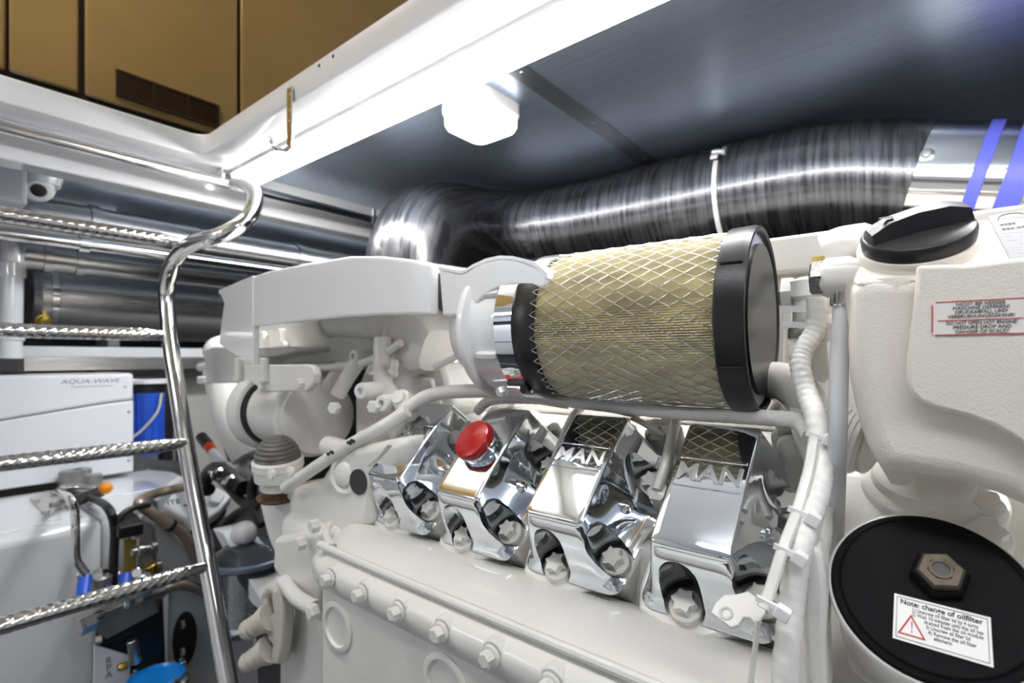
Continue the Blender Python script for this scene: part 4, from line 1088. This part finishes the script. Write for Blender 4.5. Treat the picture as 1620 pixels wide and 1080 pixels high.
loom('cable_loom', [on_y(1300, 800, .50), on_y(1296, 860, .49), on_y(1285, 950, .48), on_y(1270, 1030, .47), on_y(1275, 1110, .46)], .008, 26)
MB().tube([on_y(1000, 660, .62), on_y(1030, 676, .62), on_y(1050, 690, .62)], .004, 10, 4).build('wire', WHITE, ENG)
MB().tube([on_y(1010, 655, .63), on_y(940, 640, .64), on_y(880, 625, .65)], .006, 10, 4).build('wire', WHITE, ENG)
for px in (1040, 1060, 990, 1245, 1262, 880):
    q = on_y(px, 675 + (px % 7) * 3, .635)
    MB().lathe(q, (0, -.6, 1), [(.016, -.03), (.016, .004), (.010, .008), (.010, .018), (.001, .019)], 14).build('injector_top', WHITE_CAST, ENG)
# injector pipes between the covers
for i in range(4):
    x = CXR[i] + .036
    MB().tube([wz(x - .01, .66, -.075), wz(x, .62, -.085), wz(x + .006, .585, -.115), wz(x + .004, .56, -.15)], .0065, 12, 5).build('injection_pipe', WHITE, ENG)
    MB().lathe(wz(x + .004, .565, -.155), (0, -.7, .7), [(.013, -.03), (.013, .006), (.009, .008)], 6).build('union_nut', WHITE, ENG)
# wide flat trunk, strip bracket and ties
tr_ = [on_y(px, py, .435) for px, py in ((1272, 868), (1290, 862), (1300, 876), (1308, 940), (1306, 1000), (1310, 1110), (1284, 1110), (1272, 1020), (1268, 960))]
MB().prism(tr_, (0, .030, 0)).build('cable_trunk', TAPE, ENG, bevel=.004, segs=3)
strip_pts = [on_y(1288, 690, .49), on_y(1280, 740, .47), on_y(1260, 810, .445), on_y(1238, 870, .42), on_y(1221, 925, .405), on_y(1207, 962, .395)]
MB().tube(strip_pts, .0042, 8, 5, flat=.6).build('support_strip', WHITE, ENG)
for k, t in enumerate((.02, .42, .62, .95)):
    P_ = catmull(strip_pts, 8); q = P_[int(t * (len(P_) - 1))]
    MB().box(q + V((.012, -.004, -.002)), (.010, .008, .009), Matrix.Rotation(.4, 3, 'Y')).build('tie_head', GLOSSW, ENG, bevel=.001)
    MB().box(q + V((.004, -.001, 0)), (.020, .003, .004), Matrix.Rotation(.25, 3, 'Y')).build('tie_strap', GLOSSW, ENG)
bpn = V((-.10, -.62, .78)).normalized(); bP = on_y(1165, 968, .405)
bk = [on_plane(px, py, bP, bpn) for px, py in ((1124, 968), (1132, 952), (1146, 940), (1166, 939), (1184, 934), (1206, 952), (1211, 968), (1203, 978), (1196, 986), (1186, 976), (1176, 976), (1168, 988), (1156, 992))]
bko = MB().prism(bk, -bpn * .003).build('bracket_plate', WHITE, ENG, bevel=.0008)
MB().lathe(on_plane(1149, 970, bP, bpn), bpn, [(.0052, -.001), (.0052, .0006), (.0034, .0006), (.0032, -.001), (.0005, -.001)], 20).build('hole_rim', GUNGREY, bko)
q1 = on_plane(1200, 978, bP, bpn)
MB().tube([q1, q1 + V((-.002, 0, -.02)), q1 + V((-.006, 0, -.06)), q1 + V((-.007, 0, -.12))], .0055, 8, 4, flat=.35).build('support_leg', WHITE, ENG)
MB().hexa(q1 + V((.004, -.004, -.052)), (0, -1, 0), .010, .012).build('bolt', WHITE, ENG)

# ---- coolant tank
TY = .455
tank_o = [(1345, 428), (1340, 470), (1338, 540), (1341, 600), (1352, 650), (1366, 700), (1384, 735), (1404, 748), (1450, 754), (1510, 765), (1580, 785), (1640, 812), (1720, 840), (1900, 850), (1900, 380), (1620, 408), (1530, 419), (1450, 428)]
TK = MB().prism([on_y(px, py, TY) for px, py in tank_o], (0, .19, 0)).build('coolant_tank', CREAM, ENG, bevel=.018, segs=5, label='cream white coolant tank with black screw cap')
pan = [(1450, 422), (1446, 480), (1436, 560), (1434, 600), (1440, 620), (1455, 634), (1480, 645), (1530, 657), (1570, 672), (1620, 702), (1700, 745), (1900, 800), (1900, 383), (1620, 410), (1530, 421)]
MB().prism([on_y(px, py, TY) for px, py in pan], (0, -.010, 0)).build('raised_panel', CREAM, TK, bevel=.003, segs=3)
# sloping shoulder
z_r = on_y(1560, 414, TY).z; x0, x1 = on_y(1345, 428, TY).x, on_y(1900, 380, TY).x
sl = [V((x0, TY - .003, z_r - .010)), V((x0, TY + .065, z_r + .040)), V((x0, TY + .19, z_r + .044)), V((x0, TY + .19, z_r - .03))]
MB().prism(sl, (x1 - x0, 0, 0)).build('shoulder', CREAM, TK, bevel=.008, segs=3)
SN = V((0, -.050, .068)).normalized(); SP = V((x0, TY - .003, z_r - .010))
# filler column and cap
kc = on_plane(1450, 388, SP + SN * .004, SN)
colc = V((kc.x - .011, kc.y + .001, 0))
crings = []
for z, r, dy in ((-.100, .006, .026), (-.08, .015, .018), (-.05, .023, .008), (-.01, .028, .002), (.02, .031, .0), (.045, .034, .0), (.058, .0355, .003)):
    crings.append([V((colc.x + r * math.cos(a), colc.y + dy + r * math.sin(a), H + z)) for a in [2 * math.pi * k / 32 for k in range(32)]])
crings.append([kc + SN * -.004 + (frame(SN)[0] * math.cos(a) + frame(SN)[1] * math.sin(a)) * .036 for a in [2 * math.pi * k / 32 + math.pi for k in range(32)]])
MB().loft(crings[:-1]).build('filler_column', CREAM, TK, ang=60)
MB().lathe(kc, SN, [(.033, -.030), (.037, -.010), (.0375, .000), (.0365, .003), (.034, .003)], 48).build('filler_ring', CREAM, TK)
MB().lathe(kc, SN, [(.034, .001), (.0345, .010), (.033, .013), (.030, .0145), (.001, .0150)], 48).build('screw_cap', BLACK, TK, label='black screw cap')
gx = V((.86, .42, 0)); gx = (gx - SN * gx.dot(SN)).normalized(); gy = SN.cross(gx)
def gp_(x, y, z): return kc + gx * x + gy * y + SN * z
grp = MB()
rr2 = []
for x, hw, hh in ((-.033, .007, .010), (-.030, .0095, .020), (-.018, .0085, .026), (0, .0075, .028), (.018, .0085, .027), (.030, .0095, .022), (.033, .007, .010)):
    rr2.append([gp_(x, -hw - .004, .008), gp_(x, -hw, hh * .8), gp_(x, -hw * .7, hh), gp_(x, hw * .7, hh), gp_(x, hw, hh * .8), gp_(x, hw + .004, .008)])
grp.loft(rr2).build('cap_grip', BLACK, TK, ang=28)
MB().box(gp_(-.018, .002, .0275), (.008, .002, .0006)).build('cap_mark', STICKER, TK)
# caution label
lc = [on_y(px, py, TY - .0102) for px, py in ((1474, 478), (1640, 468), (1640, 530), (1475, 531))]
x0_, x1_ = lc[0].x, lc[0].x + (on_y(1640, 470, TY - .0102).x - lc[0].x); zt_, zb_ = lc[0].z, lc[3].z
lab = MB().prism([V((x, TY - .0102, z)) for x, z in [( (x0_ + x1_) / 2 + sx * ((x1_ - x0_) / 2 - .003) + .003 * math.cos(a), (zt_ + zb_) / 2 + sz * ((zt_ - zb_) / 2 - .003) + .003 * math.sin(a)) for sx, sz, a0 in ((1, 1, 0), (-1, 1, 90), (-1, -1, 180), (1, -1, 270)) for a in [math.radians(a0 + k * 22.5) for k in range(5)]]], (0, -.0003, 0)).build('caution_label', STICKERC, TK, ang=0, label='caution label in German and English with red border')
bd = MB(); t_ = .0007
yy = TY - .0106
for xa, xb, za, zb3 in ((x0_ + .002, x1_ - .002, zt_ - t_, zt_), (x0_ + .002, x1_ - .002, zb_, zb_ + t_), (x0_, x0_ + t_, zb_ + .002, zt_ - .002), (x1_ - t_, x1_, zb_ + .002, zt_ - .002), (x0_ + .003, x1_ - .003, (zt_ + zb_) / 2 - .0018, (zt_ + zb_) / 2 - .0012)):
    bd.box(((xa + xb) / 2, yy, (za + zb3) / 2), (xb - xa, .0003, zb3 - za))
bd.build('label_border', REDINK, TK, ang=0)
def faceM(x, z, y): return basis(V((x, y, z)), V((1, 0, 0)), V((0, 0, 1)), V((0, -1, 0)))
zm = (zt_ + zb_) / 2 - .0015
xm = (x0_ + x1_) / 2
lh = (zt_ - zm) / 4.6
yl = yy - .0002
wid = lambda a_, b_, y_: on_y(b_, y_, TY - .0106).x - on_y(a_, y_, TY - .0106).x
for body, xa, xb, yp in (('NICHT BEI HEISSER', 1512, 1591, 481.5), ('MASCHINE OEFFNEN!', 1508, 1597, 488), ('DRUCKABFALL UND', 1511, 1594, 494.5), ('VERBRUEHUNGSGEFAHR!', 1500, 1606, 501.5), ('DO NOT OPEN HOT ENGINE!', 1497, 1610, 512), ('PRESSURE DROP AND', 1508, 1600, 519), ('DANGER OF SCALD!', 1512, 1596, 526)):
    pa4, pb4 = on_y(xa, yp, TY - .0106), on_y(xb, yp, TY - .0106)
    zc_ = zt_ - (yp - 475.5) / (531.5 - 475.5) * (zt_ - zb_)
    lettering('lettering', body, lh * 1.12, faceM((pa4.x + pb4.x) / 2, zc_, yl), INK, TK, extrude=.00008, align='CENTER', width=pb4.x - pa4.x)
# grey type plate on the shoulder
tpn = [on_plane(px, py, SP + SN * .0006, SN) for px, py in ((1562, 342), (1700, 322), (1752, 400), (1600, 414))]
MB().prism(tpn, SN * .0004).build('type_plate', STICKERG, TK, ang=0, label='grey type plate')
tex = (tpn[1] - tpn[0]).normalized(); tey = SN.cross(tex)
def tpm(px, py): return basis(on_plane(px, py, SP + SN * .0012, SN), tex, tey, SN)
arcp = [on_plane(px, py, SP + SN * .0011, SN) for px, py in ((1579, 348), (1581, 343), (1590, 339), (1603, 337), (1615, 337), (1624, 340), (1627, 345))]
MB().tube(arcp, .0003, 6, 4).build('logo_arc', INK, TK)
lettering('lettering', '9020', .0034, tpm(1582, 356), INK, TK, extrude=.0001, sx=1.2)
lettering('lettering', '980 0062 8', .0036, tpm(1585, 363), INK, TK, extrude=.0001, sx=1.2)
for x0p, x1p, yp in ((1583, 1622, 345), (1580, 1596, 353), (1584, 1618, 360), (1588, 1616, 368), (1590, 1600, 372), (1591, 1602, 375), (1593, 1606, 379), (1600, 1625, 391), (1601, 1625, 395), (1603, 1625, 399), (1606, 1625, 404)):
    P4 = [on_plane(px, py, SP + SN * .0010, SN) for px, py in ((x0p, yp), (x1p, yp - (x1p - x0p) * .10), (x1p, yp + 1.6 - (x1p - x0p) * .10), (x0p, yp + 1.6))]
    MB().prism(P4, SN * .0001).build('print_line', INKG, TK, ang=0)
# sight hose and fittings left of the tank
sg_ = [on_y(1333, 478, .49), on_y(1328, 560, .49), on_y(1325, 680, .48), on_y(1323, 780, .505), on_y(1320, 880, .545), on_y(1316, 1000, .57), on_y(1316, 1110, .58)]
MB().tube(sg_, .0068, 16, 6).build('sight_hose', TUBECLEAR, ENG)
MB().cyl(on_y(1331, 484, .489), on_y(1333, 452, .489), .0082, seg=20, ch=.001).build('ferrule', STEEL, ENG)
q = on_y(1330, 438, .49)
MB().lathe(q + V((-.014, 0, 0)), (1, 0, 0), [(.013, 0), (.016, .004), (.016, .020), (.013, .026), (.013, .05)], 22).build('hose_fitting', WHITE, ENG)
MB().hexa(q + V((-.012, 0, 0)), (-1, 0, 0), .0155, .009).build('fitting_nut', STEELB, ENG)
MB().tube([on_y(1310, 405, .52), on_y(1335, 395, .52), on_y(1365, 390, .53)], .020, 18, 5).build('overflow_neck', WHITE, ENG)
MB().cyl(on_y(1285, 415, .52), on_y(1312, 412, .52), .005, seg=6).build('sensor_stud', BRASS, ENG)
q = on_y(1283, 470, .60)
MB().lathe(q + V((0, 0, .02)), (0, 0, -1), [(.012, 0), (.021, .004), (.021, .020), (.017, .024), (.0165, .048), (.021, .052), (.021, .062), (.015, .066)], 22).build('banjo_fitting', WHITE, ENG)
MB().hexa(q + V((-.016, 0, .006)), (-1, 0, 0), .017, .012).build('fitting_nut', WHITE, ENG)
MB().cyl(q + V((.01, 0, .004)), on_y(1318, 468, .58), .013, seg=18).build('fitting_arm', WHITE, ENG)
MB().tube([on_y(1288, 535, .60), on_y(1290, 560, .60), on_y(1294, 585, .60), on_y(1288, 598, .60)], .011, 14, 5).build('coolant_hose', WHITE, ENG)
for px, py, w_ in ((1282, 490, .022), (1283, 515, .022), (1296, 655, .02)):
    MB().box(on_y(px, py, .57), (.05, .006, .006), Matrix.Rotation(.1, 3, 'Y')).build('tie_strap', GLOSSW, ENG)
# casing behind the loom
MB().bb(-.24, .16, .70, .78, .105, .150).build('top_rail', WHITE, ENG, bevel=.004)
casting('charge_air_casing', [(1222, 424), (1312, 424), (1312, 640), (1290, 660), (1222, 655)], .72, .12, .010)
casting('casing_rib', [(1236, 440), (1262, 440), (1262, 640), (1236, 640)], .715, .02, .008)
MB().tube([on_y(1225, 602, .64), on_y(1255, 612, .62), on_y(1280, 645, .60), on_y(1296, 690, .58), on_y(1320, 740, .57)], .022, 18, 6).build('coolant_hose', WHITE, ENG)
MB().tube([on_y(1225, 662, .66), on_y(1240, 640, .66), on_y(1262, 625, .66)], .010, 12, 5).build('coolant_hose', WHITE, ENG)
for k in range(4):
    a = on_y(1322 + 9 * k, 690 + 3 * k, .56)
    MB().lathe(a, (1, -.1, -.25), [(.024, 0), (.028, .003), (.028, .006), (.024, .009)], 20).build('bellows_ring', WHITE, ENG)
MB().cyl(on_y(1318, 688, .57), on_y(1380, 712, .56), .023, seg=20).build('bellows_hose', WHITE, ENG)
casting('lower_casting', [(1225, 690), (1298, 690), (1300, 1100), (1230, 1100)], .60, .1, .01)

# ---- oil filters
OC = wz(.0016, .4605, -.1637); ON = V((.067, -.732, .678)).normalized(); OR = .058
of = MB().lathe(OC, ON, [(.045, -.24), (.052, -.235), (.0555, -.05), (.0575, -.012), (.0605, -.010), (.0615, -.003), (.0605, .0), (.058, .001)], 64).build('oil_filter', WHITE, ENG, label='oil filter bowl with round black lid')
MB().lathe(OC, ON, [(.0590, -.004), (.0590, .001), (.0575, .003), (.0545, .0035), (.0535, .0028), (.052, .0042), (.001, .0052)], 64).build('lid', BLACKLID, of, label='round black lid')
NC = on_plane(1487, 906, OC + ON * .012, ON)
MB().lathe(NC - ON * .008, ON, [(.0170, 0), (.0170, .006), (.0152, .0085)], 6, .2).build('nut_base', BLACKLID, of)
MB().lathe(NC, ON, [(.0138, 0), (.0138, .004), (.0122, .0058), (.0075, .0060), (.0070, .0054)], 6, .2).build('hex_nut', RUST, of, label='worn hexagon nut')
MB().lathe(NC, ON, [(.0066, .005), (.0066, .0068), (.0048, .0070), (.0044, .0062)], 20).build('bolt_collar', RUST, of)
MB().lathe(NC, ON, [(.0040, .0055), (.0040, .0062), (.001, .0064)], 16).build('bolt_tip', DARK, of)
sp_ = [on_plane(px, py, OC + ON * .0052, ON) for px, py in ((1413, 938), (1565, 976), (1574, 1057), (1414, 1009))]
o_ = (sp_[0] + sp_[3]) / 2
exs = ((sp_[1] - sp_[0]) + (sp_[2] - sp_[3])).normalized(); eys = ON.cross(exs)
Wd = ((sp_[1] - sp_[0]).length + (sp_[2] - sp_[3]).length) / 2; Hd = ((sp_[3] - sp_[0]).length + (sp_[2] - sp_[1]).length) / 2
SC = (sp_[0] + sp_[1] + sp_[2] + sp_[3]) / 4
def st(x, y, h=.0): return SC + exs * (x * Wd / 2) + eys * (y * Hd / 2) + ON * h
MB().prism([st(-1, 1), st(1, 1), st(1, -1), st(-1, -1)], ON * .0004).build('note_sticker', STICKER, of, ang=0, label='white note on changing the oil filter')
nb = MB()
m_ = .94; m2 = .90
for a, b, c, d in (((-m_, m2), (m_, m2), (m_, m2 - .025), (-m_, m2 - .025)), ((-m_, -m2 + .025), (m_, -m2 + .025), (m_, -m2), (-m_, -m2)), ((-m_, m2), (-m_ + .012, m2), (-m_ + .012, -m2), (-m_, -m2)), ((m_ - .012, m2), (m_, m2), (m_, -m2), (m_ - .012, -m2))):
    nb.prism([st(*a, .0005), st(*b, .0005), st(*c, .0005), st(*d, .0005)], ON * .0001)
nb.build('note_border', INK, of, ang=0)
def stm(x, y): return basis(st(x, y, .0006), exs, eys, ON)
ts = Hd * .125
for body, xa, xb, yv, sz in (('Note: change of oilfilter', -.86, .84, .70, 1.25), ('1) Unscrew oil filter lid by 4 turns', -.60, .74, .45, .95), ('2) Wait 10 minutes until the oil has', -.60, .84, .25, .95), ('drained from the oil module', -.34, .84, .06, .95), ('3) Unscrew oil filter lid', -.30, .58, -.14, .95), ('4) Remove the oil filter', -.26, .70, -.35, .95), ('element', -.14, .22, -.54, .95)):
    lettering('lettering', body, ts * sz, stm((xa + xb) / 2, yv), INK, of, extrude=.00005, align='CENTER', width=(xb - xa) * Wd / 2, bold=.0001 if sz > 1 else 0)
tri = MB()
tc_ = [(-.62, .22), (-.90, -.72), (-.30, -.72)]
T3 = [st(*p, .0006) for p in tc_]; cen = sum(T3, V()) / 3
for i in range(3):
    j = (i + 1) % 3
    tri.prism([T3[i], T3[j], T3[j] + (cen - T3[j]) * .2, T3[i] + (cen - T3[i]) * .2], ON * .0001)
tri.prism([st(-.615, -.08, .0006), st(-.585, -.08, .0006), st(-.595, -.42, .0006), st(-.605, -.42, .0006)], ON * .0001)
tri.prism([st(-.615, -.48, .0006), st(-.585, -.48, .0006), st(-.585, -.55, .0006), st(-.615, -.55, .0006)], ON * .0001)
tri.build('warning_triangle', REDINK, of, ang=0)
# second filter behind, white
WN = V((.03, -.50, .86)).normalized(); WC = at(1458, 768, .50)
wf = MB().lathe(WC, WN, [(.054, -.22), (.057, -.032), (.0635, -.030), (.0640, -.012), (.062, -.009), (.054, -.008), (.052, -.006), (.050, .002), (.046, .006), (.041, .008), (.039, .016), (.030, .021), (.001, .023)], 56).build('centrifuge_filter', WHITE, ENG, label='white filter canister behind the black lid')
q = on_plane(1558, 800, WC, WN)
MB().lathe(q, WN, [(.015, -.03), (.016, -.004), (.014, .002), (.010, .003), (.010, .008), (.005, .009), (.001, .009)], 24).build('lid_bolt', WHITE, wf)
MB().bb(.10, .35, .60, .85, -1.0, -.10).build('filter_module', WHITE_CAST, ENG, bevel=.02, segs=3)
